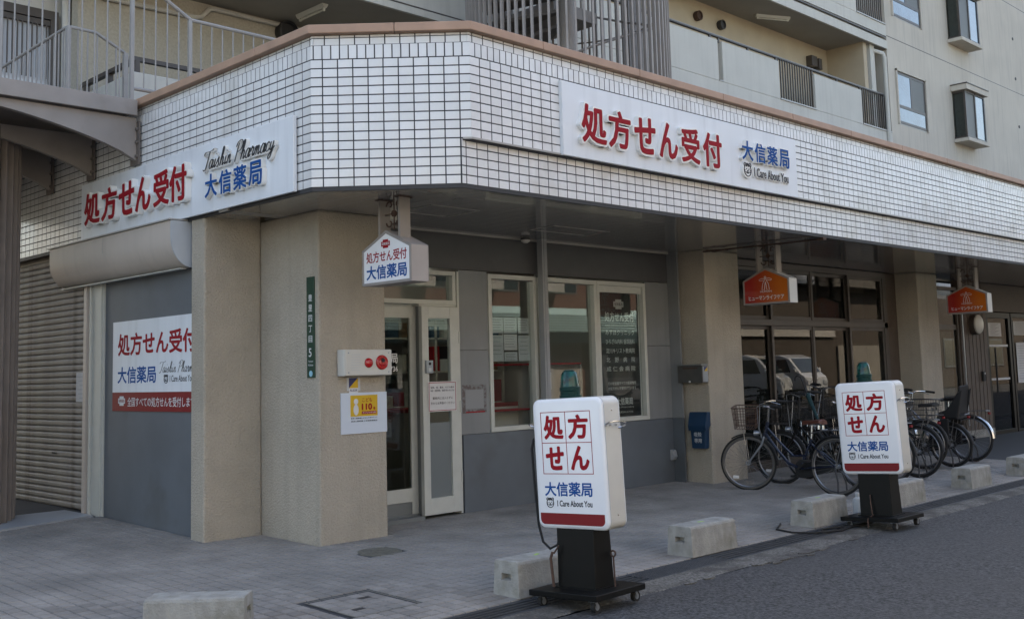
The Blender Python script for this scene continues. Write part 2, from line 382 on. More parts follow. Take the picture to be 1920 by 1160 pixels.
for ix in range(nx0, nx1):
    for iy in range(0, 57):
        x = ix*P_-.002; y = -.925 + iy*P_
        if y > 2.22 and x > -.8 and not (x < -.27 and y < 2.62): continue
        if y > 4.72: continue
        if blocked(x+.05, y+.05): continue
        # expansion joints are a little wider
        a0, a1, c0, c1 = x+gap, x+P_-gap, y+gap, y+P_-gap
        if abs(y-1.085) < .051: c1 -= .006
        if abs(x+.3) < .051 and y < 1.1: a1 -= .006
        cells.append((a0, a1, c0, c1))
cp = Vector((-5.64, -6.04))
vis = lambda c: (c[0] > -2.75 + max(0, (c[2]-.6))*.05 and (c[0]-cp.x)*.917 - (c[2]-cp.y)*.4 > -.0)
cells.sort(key=lambda c: (Vector((c[0], c[2]))-cp).length if (c[0] > -2.9 and c[2] > -.92) else 99)
rest = MB(); rng = random.Random(5)
for i, c in enumerate(cells):
    vs, fs = paver_mb(*c, h=rng.uniform(-.0012, .0012))
    if i < 300:
        mb = MB(); mb.add(vs, fs); mb.build('paver', 'paver', pv)
    else: rest.add(vs, fs)
o_ = rest.build('paver', 'paver', pv); o_['kind'] = 'stuff'
# pale screed beside the brown shutter
b = MB(); b.zprism([(-9,4.46),(-1.9,4.56),(-.86,4.86),(-.80,10),(-9,10)], .0, .048); struct(b.build('path', 'slabpale'))
# access cover set in the pavers
ac = thing('access_cover', 'square paver filled access cover with a steel rim in the pavement', 'manhole cover', (-1.30,-.26,G(-.26)))
b = MB(); x0, x1, y0, y1 = -1.57, -1.04, -.535, .03
for a in ((x0,x1,y0,y0+.014),(x0,x1,y1-.014,y1),(x0,x0+.014,y0+.014,y1-.014),(x1-.014,x1,y0+.014,y1-.014)):
    b.add([(p[0], p[1], G(p[1])+.001) for p in ((a[0],a[2]),(a[1],a[2]),(a[1],a[3]),(a[0],a[3]))], [(0,1,2,3)])
b.build('rim', 'castiron', ac)
for i in range(5):
    for j in range(5):
        mb = MB(); mb.add(*paver_mb(x0+.022+i*.0975, x0+.0165+(i+1)*.0975, y0+.022+j*.1045, y0+.0165+(j+1)*.1045, h=-.0005)); mb.build('paver', 'paver', ac)
for hx, hy in ((-1.42,-.36),(-1.20,-.13)):
    b = MB(); b.add([(hx-.045,hy-.022,G(hy)+.001),(hx+.045,hy-.022,G(hy)+.001),(hx+.045,hy+.022,G(hy)+.002),(hx-.045,hy+.022,G(hy)+.002)], [(0,1,2,3)])
    b.build('lifting_slot', 'dgrey', ac)
# round manhole
mh = thing('round_manhole_cover', 'round cast iron cover in the pavement by the big pier', 'manhole cover', (-.09,1.13,G(1.13)))
b = MB(); tl = Matrix.Rotation(R(1.43), 4, 'X')
b.lathe((0,0,0), (0,0,1), [(.182,-.01),(.182,.0015),(.172,.0015),(.170,-.001),(.160,-.001)], 40); b.xform(tl); b.build('rim', 'castiron', mh, smooth=True, local=True)
b = MB(); b.lathe((0,0,0), (0,0,1), [(.158,-.01),(.158,.001),(.14,.001),(.138,-.0008),(.125,-.0008),(.123,.001),(.0,.001)], 40)
for k in range(18):
    t = 2*math.pi*k/18
    for rr in (.045, .075, .105): b.box(rr*math.cos(t)-.006, rr*math.cos(t)+.006, rr*math.sin(t)-.006, rr*math.sin(t)+.006, .001, .003)
b.xform(tl); b.build('lid', 'castiron', mh, local=True)

# ================================================================== CORNER SHOP BUILDING (podium)
shop = thing('shop_building', 'white tiled corner shop building with a chamfered canopy and beige piers', 'building', (0,2.0,0))
ZS, ZB, ZL, ZC, ZT = 3.884, 2.859, 3.225, 4.0845, 4.158
XL, YL, D = -.8945, .8945, .052
A2 = math.sqrt(.5)
def ring(off, zin, x1=21., y1=10.5, inn=.28, d=0.):
    """L shaped band with a 45 degree chamfer; off pulls the outer face back"""
    t = off*math.tan(R(22.5))
    return [(x1, d+off), (-d+t if d else t, d+off), (XL+off, YL+t), (XL+off, y1), (XL+inn, y1), (XL+inn, YL+.12), (.12, inn), (x1, inn)]
b = MB()
b.zprism(ring(.010, 0), ZL+.004, ZS+.116); b.zprism(ring(.030, 0), ZS+.116, ZC)
b.zprism(ring(.010, 0, d=0.), ZL-.02, ZL+.004)
b.build('fascia_wall', 'grout', shop)
b = MB(); q = ring(.010, 0); q[0] = (21., D+.010); q[1] = (-.052+.004, D+.010); b.zprism(q, ZB+.004, ZL-.02); b.build('fascia_wall', 'grout', shop)
# white rendered underside of the ledge
b = MB(); b.zprism([(21,-.004),(.0,-.004),(-.050,.048),(21,.056)], ZL-.012, ZL+.003); b.build('ledge', 'trim', shop)
# coping stones
def coping_piece(pts_out, pts_in): 
    b = MB(); b.zprism(pts_out+pts_in, ZC+.002, ZT); b.build('coping_stone', 'coping', shop, bevel=.006)
oc = .035; t = oc*math.tan(R(22.5)); ic = .30
cjr = [.82, 2.13, 3.50, 4.86, 6.20, 7.56, 8.93, 10.3, 11.66, 13.0, 14.4, 15.8, 17.2, 18.6, 20.]
cjl = [1.66, 2.96, 4.3, 5.65, 7.0, 8.35, 9.7]
g_ = .004
mid = Vector((XL*.47, YL*.47)); nout = Vector((-A2,-A2)); ninn = Vector((A2, A2))
pm_o = mid+nout*oc; pm_i = mid+ninn*ic; dv = Vector((-A2, A2))*g_/2
cR = Vector((-t,-oc)); cRi = Vector((ic*math.tan(R(22.5)), ic)); cL = Vector((XL-oc, YL-t)); cLi = Vector((XL+ic, YL+ic*math.tan(R(22.5))))
coping_piece([tuple(pm_o-dv), tuple(cR), (cjr[0]-g_/2,-oc)], [(cjr[0]-g_/2, ic), tuple(cRi), tuple(pm_i-dv)])
coping_piece([tuple(pm_o+dv), tuple(cL), (XL-oc, cjl[0]-g_/2)], [(XL+ic, cjl[0]-g_/2), tuple(cLi), tuple(pm_i+dv)])
for a, c in zip(cjr, cjr[1:]): coping_piece([(a+g_/2,-oc),(c-g_/2,-oc)], [(c-g_/2,ic),(a+g_/2,ic)])
for a, c in zip(cjl, cjl[1:]): coping_piece([(XL-oc,a+g_/2),(XL-oc,c-g_/2)], [(XL+ic,c-g_/2),(XL+ic,a+g_/2)])
# ---- glazed tiles, one by one
MV = .0732; TW, TH = .1082, .0636; SW = .0598
def tile_verts(w, h, o, u):
    """tile with rounded lips, lower left corner o, along u, outward normal n; 18 triangles"""
    n = Vector((u.y, -u.x, 0)); c = .0012; d = .0022; P = lambda a, z, q: o+u*a+Z*z+n*q
    return [P(0,0,-.001),P(w,0,-.001),P(w,h,-.001),P(0,h,-.001),P(0,0,d-c),P(w,0,d-c),P(w,h,d-c),P(0,h,d-c),P(c,c,d),P(w-c,c,d),P(w-c,h-c,d),P(c,h-c,d)], \
           [(0,1,5,4),(1,2,6,5),(2,3,7,6),(3,0,4,7),(4,5,9,8),(5,6,10,9),(6,7,11,10),(7,4,8,11),(8,9,10,11)]
tiles = []           # (key, w, h, origin, u)
def run(p0, u, length, first, pitch, w, z, h, setback, skip=None, big=None):
    """row of tiles starting at p0: first joint at 'first', cut tiles at both ends"""
    j = (pitch-w)/2; first = first % pitch - pitch; xs = [first+k*pitch for k in range(-1, int(length/pitch)+3)]
    n = Vector((u.y, -u.x, 0))
    for a in xs:
        s0, s1 = max(a+j, .0), min(a+pitch-j, length)
        if s1-s0 < .012: continue
        o = p0+u*s0-n*setback; mid_ = p0+u*((s0+s1)/2)
        if skip and skip(s0, s1, z, h): continue
        tiles.append(((mid_-Vector((-5.64,-6.04,0))).length, s1-s0, h, Vector((o.x, o.y, z)), u))
uR = Vector((1,0,0)); uL = Vector((0,-1,0)); uC = Vector((A2,-A2,0)); LC = math.hypot(XL, YL)
pR = Vector((0,0,0)); pL = Vector((XL,9.4,0)); pC = Vector((XL,YL,0)); LL = 9.4-YL
skR = lambda a, c, z, h: a > 1.06 and c < 4.86 and z > 3.23 and z+h < 3.85
skL = lambda a, c, z, h: (9.4-c) > 1.11 and (9.4-a) < 5.06 and z+h < 3.46
chf = .0797; mcC = .1203; mlL = .1215
for i in range(14):
    z = ZS-(i+1)*MV+.0048; h = TH
    low = i >= 9
    if low: run(Vector((-.052,D,0)), uR, 21.05, .1104+.052-.118*2, .118, TW, z, h, .010)
    else: run(pR, uR, 21, .1104-.118, .118, TW, z, h, .010, skR)
    run(pC, uC, LC-(.0735 if low else 0), LC-.0891-mcC*11, mcC, mcC-.0095, z, h, .010)
    run(pL, uL, LL, LL-.127-mlL*90, mlL, mlL-.0098, z, h, .010, skL)
# soldier course, then one course and a cut course under the coping, set back
z = ZS+.0041
run(pR, uR, 21, .062-.0695, .0695, SW, z, .108, .010); run(pC, uC, LC, LC-.062-.0695*20, .0695, SW, z, .108, .010); run(pL, uL, LL, LL-.062-.0695*140, .0695, SW, z, .108, .010)
for z, h in ((ZS+.120, .055), (ZS+.1815, .018)):
    run(pR, uR, 21, .052-.118, .118, TW, z, h, .030); run(pC, uC, LC, LC-.075-mcC*11, mcC, mcC-.0095, z, h, .030); run(pL, uL, LL, LL-.05-mlL*90, mlL, mlL-.0098, z, h, .030)
tiles.sort(key=lambda t: t[0]+ (0 if t[2] > .03 else 50))
rest = MB(); cache = {}
for i, (k, w, h, o, u) in enumerate(tiles):
    if i < 300:
        key = (round(w, 3), round(h, 3), round(u.x, 3)); vs, fs = tile_verts(w, h, Vector((0,0,0)), u)
        if key not in cache:
            me = bpy.data.meshes.new('tile'); me.from_pydata([tuple(v) for v in vs], [], fs); me.materials.append(M['tile']); cache[key] = me
        ob = bpy.data.objects.new('tile', cache[key]); COL.objects.link(ob); ob.parent = shop; ob.location = o-shop.location
        ob.rotation_euler = (random.uniform(-.0025,.0025), 0, random.uniform(-.0025,.0025))
    else:
        rest.add(*tile_verts(w, h, o, u))
o_ = rest.build('tile', 'tile', shop); o_['kind'] = 'stuff'
# parapet back, roof deck
b = MB(); b.add([(XL+.28,9.9,3.9),(XL+.28,1.02,3.9),(.13,.28,3.9),(21,.28,3.9),(21,9.9,3.9)], [(0,1,2,3,4)]); b.build('roof', 'slab', shop)
b = MB(); b.box(-.30, 21, 2.32, 2.52, 2.845, 3.88); b.box(XL+.285,-.31,2.62,9.9,2.95,3.88); b.build('wall', 'slab', shop)
# ---- soffit of painted metal strips running back from the edge
zs = 2.838; x = -.86
while x < 20.9:
    x2 = x+.196; fy = lambda q: max(D+.014, -q+.028) if q < -.05 else D+.014
    back = 2.60 if x2 < -.29 else 2.20
    b = MB(); b.zprism([(x, fy(x)), (x2, fy(x2)), (x2, back), (x, back)], zs, zs+.02); b.build('soffit_panel', 'soffit', shop); x += .2
b = MB(); b.box(-.9, 21, 2.15, 2.30, zs-.002, zs+.03); b.bar((.44,2.14,zs-.008), (20.9,2.14,zs-.008), .025, .018); b.build('soffit_trim', 'trim', shop)
b = MB(); q0 = ring(.012, 0); q0[0] = (21., D+.012); q0[1] = (-.048, D+.012); q0 = q0[:4]+[(XL+.035, 9.9), (XL+.035, YL+.02), (-.03, D+.032), (21, D+.032)]
b.zprism(q0, ZB-.030, ZB+.003); b.build('drip_edge', 'dgrey', shop)
# access hatches in the soffit
for (x0, x1, y0, y1) in ((.34,.92,.90,1.36),(2.22,3.1,1.2,1.56)):
    b = MB()
    for a in ((x0,x1,y0,y0+.014),(x0,x1,y1-.014,y1),(x0,x0+.014,y0,y1),(x1-.014,x1,y0,y1)): b.box(*a, zs-.004, zs-.0005)
    b.build('hatch', 'trim', shop)
# ---- piers and columns
b = MB(); b.box(-.29, .438, 1.682, 3.2, -.12, zs); b.build('pillar', 'stucco', shop, bevel=.018)
b = MB(); b.box(-.872, -.292, 2.60, 2.84, -.12, 2.95); b.build('pillar', 'stucco', shop, bevel=.018)
for x0 in (5.452, 11.47): b = MB(); b.box(x0, x0+.765, 1.648, 2.6, -.12, zs); b.build('pillar', 'stucco', shop, bevel=.018)
# ---- pharmacy front, y = 2.157
YW = 2.157
def wp(x0, x1, z0, z1, m, y=YW, t=.03): b = MB(); b.box(x0+.002, x1-.002, y, y+t, z0+.002, z1-.002); b.build('wall_panel', m, shop, bevel=.002)
wp(1.80, 5.36, -.12, .757, 'panel_low')
wp(1.772, 2.185, .757, 1.62, 'panel'); wp(1.772, 2.185, 1.62, 2.452, 'panel')
wp(4.885, 5.36, .757, 1.66, 'panel'); wp(4.885, 5.36, 1.66, 2.452, 'panel')
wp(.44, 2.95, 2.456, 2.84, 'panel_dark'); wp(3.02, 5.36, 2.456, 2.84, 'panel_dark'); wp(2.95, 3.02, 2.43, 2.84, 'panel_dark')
b = MB(); b.box(5.362, 5.392, 2.0, 2.30, -.12, .755); b.build('wall_panel', 'panel_low', shop)
b = MB(); b.box(5.362, 5.392, 2.0, 2.30, .759, 2.84); b.build('wall_panel', 'panel', shop)
b = MB(); b.box(5.405, 5.45, 2.05, 2.3, -.12, 2.84); b.build('joint', 'blackm', shop)
# downpipe between the windows
b = MB(); b.box(2.905, 2.985, 2.02, 2.095, G(2.06), zs); b.box(2.93, 2.96, 2.012, 2.02, G(2.06), zs)
b.build('downpipe', 'skin', shop)
def frame(name, x0, x1, z0, z1, y, m, w=.045, d=.08, parent=None, yo=0):
    b = MB(); b.box(x0, x1, y+yo, y+d, z0, z0+w); b.box(x0, x1, y+yo, y+d, z1-w, z1); b.box(x0, x0+w, y+yo, y+d, z0+w, z1-w); b.box(x1-w, x1, y+yo, y+d, z0+w, z1-w)
    return b.build(name, m, parent or shop, bevel=.003)
def pane(x0, x1, z0, z1, y, m, parent): b = MB(); b.box(x0, x1, y, y+.006, z0, z1); return b.build('pane', m, parent)
for (x0, x1, inner) in ((2.19, 2.93, 0), (3.03, 3.955, 0), (3.958, 4.88, 1)):
    f = frame('window', x0, x1, .762, 2.43, YW-.012, 'alu', .05, .10)
    pane(x0+.05, x1-.05, .812, 2.38, YW+.045, 'pane', f)
    if inner: b = MB(); b.box(x0+.05, x1-.05, YW+.02, YW+.05, 2.30, 2.38); b.build('sash', 'alu', f)
# door: transom, fixed leaf, hinged leaf
tr = frame('transom_window', .44, 1.735, 2.085, 2.43, YW, 'alu', .045, .10); pane(.485, 1.69, 2.13, 2.385, YW+.05, 'pane', tr)
sdoor = thing('x', None, None); bpy.data.objects.remove(sdoor)
b = MB(); b.box(.44, .49, 2.27, 2.31, .02, 2.08); b.box(1.205, 1.285, 2.27, 2.31, .02, 2.08); b.box(.49, 1.205, 2.27, 2.31, .14, .27); b.box(.49, 1.205, 2.27, 2.31, 1.95, 2.08)
d1 = b.build('door', 'alu', shop); pane(.49, 1.205, .27, 1.95, 2.288, 'panedark', d1)
b = MB(); b.box(1.287, 1.345, 2.215, 2.32, 0, 2.08); b.build('door_post', 'alugrey', shop, bevel=.004)
MB().box(.49, 1.205, 2.275, 2.305, .02, .135).build('kick_plate', 'alugrey', d1)
b = MB(); b.box(.44, 1.30, 2.25, 2.33, -.03, .02); b.box(.44, 1.24, 2.12, 2.249, -.05, .006); b.build('threshold', 'alugrey', shop)
b = MB(); b.box(1.24, 1.735, YW+.005, YW+.11, 2.065, 2.084); b.box(1.742, 1.768, YW-.01, YW+.10, -.02, 2.43); b.build('door_frame', 'alu', shop)
b = MB(); x0, x1, w = 1.245, 1.735, .085
b.box(x0, x0+w, YW-.03, YW+.02, .005, 2.06); b.box(x1-w-.03, x1, YW-.03, YW+.02, .005, 2.06); b.box(x0+w, x1-w-.03, YW-.03, YW+.02, .005, .165); b.box(x0+w, x1-w-.03, YW-.03, YW+.02, 1.94, 2.06)
d2 = b.build('door', 'alu', shop, bevel=.003); pane(x0+w, x1-w-.03, .165, .90, YW-.008, 'frost', d2); pane(x0+w, x1-w-.03, .90, 1.94, YW-.008, 'pane', d2)
b = MB()
for z in (.35, 1.05, 1.75): b.cyl((1.738, YW-.035, z-.06), (1.738, YW-.035, z+.06), .008)
b.build('hinge', 'alu', d2)
b = MB(); b.box(.47, .78, YW-.012, YW-.0, 2.088, 2.13); b.build('door_closer', 'trim', tr)
# taped remains of a removed notice
tm_ = mat('tape_residue', (.13, .105, .105), .8, dirt=((.20,.21,.215), 34, .45, .6))
for a in ((1.795,2.135,1.215,1.262),(1.795,2.135,.972,1.012),(1.795,1.835,1.012,1.215),(2.10,2.135,1.012,1.215)):
    MB().box(a[0], a[1], YW-.0012, YW-.0002, a[2], a[3]).build('tape_residue', tm_, shop)
MB().box(1.84, 2.11, YW-.0014, YW-.0012, .976, .988).build('tape_residue', 'redp', shop)
MB().box(1.84, 2.095, YW-.001, YW-.0003, 1.02, 1.21).build('clean_patch', mat('clean_patch', (.25,.26,.27), .4), shop)
# ---- inside the pharmacy
b = MB(); b.box(.44, 5.36, 5.4, 5.5, 0, 2.7); b.box(.44, .5, 2.34, 5.4, 0, 2.7); b.box(5.3, 5.36, 2.34, 5.4, 0, 2.7); b.build('interior_wall', 'inwall', shop)
b = MB(); b.box(.44, 5.36, 2.33, 5.4, -.03, .0); b.build('interior_floor', 'infloor', shop)
b = MB(); b.box(.44, 5.36, 2.33, 5.4, 2.7, 2.75); b.build('interior_ceiling', 'inwall', shop)
for (x, y) in ((1.5,3.3),(3.6,3.3),(2.6,4.4)):
    b = MB(); b.cyl((x-.58,y,2.655), (x+.58,y,2.655), .016, seg=8); l_ = b.build('ceiling_light', 'tube', shop)
ct = thing('counter', 'pale pharmacy counter with a red edge inside the shop window', 'counter', (3.6,3.7,0))
b = MB(); b.box(2.2, 5.2, 3.6, 4.1, 0, .95); b.build('body', 'counter', ct); b = MB(); b.box(2.15, 5.25, 3.55, 4.12, .95, .99); b.build('counter_top', 'redp', ct)
sh = thing('display_shelf', 'low display shelf with red edged boards just inside the pharmacy window', 'shelf', (3.1,2.5,0))
for z in (.955, 1.455): b = MB(); b.box(2.2, 3.95, 2.42, 2.60, z, z+.02); b.build('shelf', 'redp', sh)
b = MB(); b.box(2.2, 3.95, 2.60, 2.62, .3, 1.0); b.build('back_panel', 'counter', sh)
for x in (2.2, 3.05, 3.93): b = MB(); b.box(x, x+.02, 2.42, 2.6, .0, 1.455); b.build('upright', 'inwall', sh)
rk = thing('medicine_shelf', 'shelving unit with medicine boxes on the back wall of the pharmacy', 'shelf', (3.4,5.2,0))
rg = random.Random(21)
for z in (.5, .95, 1.4, 1.85): MB().box(1.4, 5.2, 5.0, 5.38, z, z+.025).build('shelf', 'counter', rk)
for x in (1.4, 2.65, 3.9, 5.17): MB().box(x, x+.03, 5.0, 5.38, 0, 2.1).build('upright', 'counter', rk)
for z in (.525, .975, 1.425, 1.875):
    x = 1.46
    while x < 5.0:
        w = rg.uniform(.10, .24); h = rg.uniform(.10, .34); MB().box(x, x+w-.015, 5.02, 5.3, z, z+h).build('box', rg.choice(['paper','papergrey','wood','bluebox','redp','offwhite','dgrey']), rk); x += w+rg.choice([0,0,.08])
st = thing('brochure_stand', 'dark brochure stand inside the pharmacy door', 'stand', (.8,2.9,0))
b = MB(); b.box(.68, .98, 2.85, 3.1, 0, .9); b.build('body', 'dgrey', st)
for z in (.35, .6, .85): b = MB(); b.box(.67, .99, 2.82, 2.85, z, z+.17); b.build('leaflet', 'papergrey', st)
k = 0
for (x, z, w, h, mm) in ((2.27,1.80,.20,.17,'papergrey'),(2.48,1.80,.20,.17,'papergrey'),(2.70,1.80,.17,.17,'papergrey'),(2.27,1.50,.20,.28,'papergrey'),(2.48,1.62,.20,.17,'paper'),(2.70,1.50,.18,.28,'papergrey'),(2.48,1.50,.20,.10,'papergrey'),(3.10,1.18,.11,.19,'paper')):
    o_ = MB().box(x, x+w, 2.222, 2.224, z, z+h).build('poster', mm, None)
    names = ['grey notice at the top left behind the left window','grey notice at the top middle behind the left window','grey notice at the top right behind the left window','tall grey notice at the left edge of the left window','pale notice in the middle of the left window','tall grey notice beside the downpipe behind the left window','small grey notice low in the left window','red framed leaflet taped low in the middle window']
    tag(o_, names[k], 'poster'); k += 1
    c = MB()
    for q in range(5): c.box(x+.02, x+w-.03-.02*(q % 2), 2.2205, 2.2215, z+h-.026-q*h*.16, z+h-.022-q*h*.16)
    c.build('print', mat('faint_print', (.16,.165,.17), .7), o_)

# ---- care office front, y = 2.0
YC = 2.0
b = MB(); b.box(6.22, 11.05, YC-.01, YC+.09, 2.74, 2.83); b.box(6.22, 11.05, YC-.015, YC+.09, 1.93, 2.02); b.box(6.22, 11.05, YC, YC+.09, -.08, .04)
b.box(10.93, 11.05, YC-.015, YC+.09, .04, 2.74); b.box(6.22, 6.30, YC, YC+.09, .04, 2.74)
wf = b.build('window_frame', 'brown', shop, bevel=.004)
bays = [6.30, 7.53, 8.66, 9.79, 10.93]
for i in range(4):
    x0, x1 = bays[i], bays[i+1]; yo = .0 if i % 2 else .035
    for (z0, z1) in ((.04, 1.93), (2.02, 2.74)):
        b = MB(); w = .05; b.box(x0, x1, YC+yo, YC+yo+.035, z0, z0+w); b.box(x0, x1, YC+yo, YC+yo+.035, z1-w, z1); b.box(x0, x0+w, YC+yo, YC+yo+.035, z0+w, z1-w); b.box(x1-w, x1, YC+yo, YC+yo+.035, z0+w, z1-w)
        sa = b.build('sash', 'brown', shop, bevel=.003); pane(x0+w, x1-w, z0+w, z1-w, YC+yo+.014, 'panedark', sa)
for x in bays[1:4]: b = MB(); b.box(x-.025, x+.025, YC-.012, YC+.0, .04, 1.93); b.box(x-.025, x+.025, YC-.012, YC, 2.02, 2.74); b.build('mullion', 'brown', shop)
b = MB(); b.box(11.06, 11.46, YC+.02, YC+.12, -.1, 2.83); b.build('wall_panel', 'brownwall', shop)
b = MB(); b.box(6.3, 10.9, 2.55, 2.56, .05, 2.7); b.build('curtain', mat('dark_curtain', (.07, .066, .058), .9, var=.3, vscale=3), shop)
# right of the second column: window, ribbed cladding, dark glazed door
wd = frame('window', 12.3, 13.88, .16, 2.70, YC, 'brown', .06, .09)
b = MB(); b.box(12.36, 13.82, YC+.02, YC+.05, 1.93, 2.02); b.build('transom', 'brown', wd)
pane(12.36, 13.82, .22, 1.93, YC+.03, 'panedark', wd); pane(12.36, 13.82, 2.02, 2.64, YC+.03, 'panedark', wd)
b = MB(); b.box(12.36, 13.82, YC+.12, YC+.13, .5, 1.9); b.build('curtain', 'curtain', wd)
b = MB(); b.box(12.3, 13.88, YC+.01, YC+.09, -.12, .16); b.build('wall_panel', 'brownwall', shop)
for k in range(14):
    x = 13.90+k*.0865; b = MB(); b.box(x, x+.079, YC-.02+.006*(k % 2), YC+.05, .10, 2.83); b.build('cladding_plank', 'brownwall', shop)
b = MB(); b.box(13.88, 15.12, YC-.04, YC+.06, -.12, .10); b.build('plinth', 'concrete', shop)
b = MB(); b.cyl((13.93, YC-.05, .2), (13.93, YC-.05, 2.82), .012); b.build('conduit', 'bikesilver', shop)
b = MB(); b.box(13.88, 20.9, YC+.02, YC+.1, 2.30, 2.83); b.build('wall_panel', 'brownwall', shop)
dd = frame('glazed_door', 15.12, 16.35, -.08, 2.28, YC, 'black', .11, .09); pane(15.23, 16.24, .03, 2.17, YC+.03, 'panedoor', dd)
b = MB(); b.cyl((15.36, YC-.05, .75), (15.36, YC-.05, 1.6), .016); b.build('handle', 'blackm', dd)
for z in (.98, 1.62): b = MB(); b.box(15.23, 16.2, YC+.018, YC+.026, z, z+.04); b.build('safety_stripe', 'paper', dd)
d3 = frame('glazed_door', 16.40, 17.9, -.08, 2.28, YC, 'black', .08, .09); pane(16.48, 17.82, .0, 2.2, YC+.03, 'panedoor', d3)
b = MB(); b.box(17.9, 20.9, YC, YC+.1, -.1, 2.3); b.build('wall_panel', 'brownwall', shop)
b = MB(); b.box(20.92, 21.1, 1.9, 6.0, -.1, 2.83); b.build('wall', 'brownwall', shop)  # unseen end wall, added to keep sunlight out of the office
b = MB(); b.box(5.6, 20.9, 4.4, 4.5, 0, 2.8); b.box(5.5, 5.6, 2.6, 4.4, 0, 2.8); b.build('interior_wall', mat('office_wall', (.16, .145, .12), .8), shop)
b = MB(); b.box(5.6, 20.9, 2.3, 4.4, -.02, 0); b.build('interior_floor', 'infloor', shop)

# ---- left flank: grey door bay, shutter bay
XD = -.80
b = MB(); b.box(XD, XD+.05, 2.85, 4.76, -.06, 2.44); dpl = b.build('door_panel', 'panel_low', shop)
b = MB(); b.box(XD-.03, XD+.06, 4.80, 5.00, .0, 2.46); b.box(XD-.05, XD+.06, 5.01, 5.045, .0, 2.5); b.box(XD-.02, XD+.06, 4.765, 4.795, 0, 2.46); b.build('door_frame', 'alu', shop, bevel=.003)
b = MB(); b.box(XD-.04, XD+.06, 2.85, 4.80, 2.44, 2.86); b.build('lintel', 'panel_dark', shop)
b = MB(); b.box(XD-.06, XD+.04, 5.09, 5.16, .02, 2.75); b.build('shutter_guide', 'hood', shop)
b = MB(); b.box(XD+.03, XD+.06, 5.16, 8.6, 2.65, 2.86); b.build('shutter_box', 'brown', shop)
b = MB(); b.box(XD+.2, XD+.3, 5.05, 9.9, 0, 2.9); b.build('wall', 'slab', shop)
shp = .0665; prof = [(0,0),(-.010,.006),(-.016,.02),(-.016,.046),(-.010,.058),(0,.0655)]
slat = None
for k in range(41):
    z = .06+k*shp
    if slat is None:
        b = MB(); b.prism([(p[0], p[1]) for p in prof]+[(.004,.0655),(.004,0)], (XD+.02, 5.16, 0), X, Z, Y, 3.4); slat = b.build('slat', 'shutter', shop)
    else: s2 = slat.copy(); COL.objects.link(s2); s2.parent = shop; slat_i = s2
    (slat if k == 0 else s2).location = Vector((0,0,z))
slat.location = Vector((0,0,.06))
b = MB(); b.box(XD+.004, XD+.02, 5.95, 6.10, .62, .64); b.build('handle', 'blackm', shop)
# curved shutter hood
hd = thing('shutter_hood', 'cream curved shutter box above the grey side door', 'shutter box', (-.95,4.2,2.6))
hp = [(0,0)]+[(-.205*math.cos(R(a)) , .42-.30*math.sin(R(a))-.12+.0) for a in ()]
pr = [(.0, .0), (-.0, .0)]
pts = [(0.0, .42), (-.21, .42), (-.21, .27)] + [(-.21+.21*(1-math.cos(R(a))), .27-.27*math.sin(R(a))) for a in range(10, 91, 8)]
b = MB(); b.prism(pts, (XD-.035, 2.90, 2.41), X, Z, Y, 2.72); b.build('casing', 'hood', hd, smooth=True)
b = MB(); b.prism(pts, (XD-.035, 2.885, 2.41), X, Z, Y, .013); b.build('end_plate', 'hoodend', hd)
b = MB(); b.box(XD-.265, XD-.03, 2.88, 5.66, 2.834, 2.846); b.build('flashing', 'trim', hd)
b = MB(); b.box(XD-.247, XD-.2445, 4.30, 4.304, 2.66, 2.83); b.build('seam', 'trim', hd)
b = MB(); b.box(XD-.12, XD-.06, 2.95, 5.6, 2.398, 2.408); b.build('bottom_trim', 'alu', hd)

# ================================================================== APARTMENT TOWER behind the podium
tw = thing('apartment_building', 'beige rendered apartment block with balconies rising behind the tiled shop', 'building', (12,8,3.9))
FL = [3.95, 6.78, 9.38]
def tbox(name, m, *a, bevel=0): return MB().box(*a).build(name, m, tw, bevel=bevel)
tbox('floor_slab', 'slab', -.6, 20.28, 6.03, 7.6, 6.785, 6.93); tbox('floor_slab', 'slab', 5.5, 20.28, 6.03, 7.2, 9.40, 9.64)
tbox('slab_edge', 'parapet', -.6, 20.30, 5.98, 6.03, 6.78, 6.885); tbox('slab_edge', 'parapet', 5.5, 20.30, 5.98, 6.03, 9.385, 9.60)
# level 2 back wall (behind the deck), level 3 and 4 back walls
tbox('wall', mat('speckled_render', (.41, .375, .31), .9, var=.12, vscale=30, bump=.004, bscale=40), .05, 20, 7.6, 7.8, 3.9, 6.785)
tbox('wall', 'towerin', -.6, 19.25, 7.12, 7.3, 6.93, 9.40); tbox('wall', 'towerin', 19.22, 19.40, 6.12, 7.12, 6.93, 9.40)
tbox('wall', 'tower', 20.28, 60, 6.0, 16, -.1, 22); tbox('wall', 'tower', -.6, 20.28, 6.30, 16, 12.3, 22); tbox('wall', 'towerin', -.6, 20.28, 7.12, 16, 9.64, 12.3)  # upper mass is unseen, put in for shade; right wall lowered against sun
tbox('wall', 'parapet', -4.5, .05, 8.05, 8.3, 3.5, 9.5); tbox('wall', 'slab', -.0, 20, 8.3, 16, 3, 12); tbox('wall', 'tower', -9, -.62, 8.35, 16, 7.2, 22); tbox('wall', 'tower', -9, -4.5, 8.1, 16, -.1, 7.2)  # both far left tower masses are unseen, added to block the sun
tbox('column', 'parapet', 19.55, 19.78, 6.10, 6.35, 6.93, 9.40)
# horizontal joints in the wall
for z in (9.74, 12.62, 6.86): tbox('wall_joint', 'brown', 20.29, 60, 5.9985, 6.001, z, z+.025)
tbox('slab_joint', 'brown', 5.5, 20.25, 5.9785, 5.981, 9.66, 9.685)
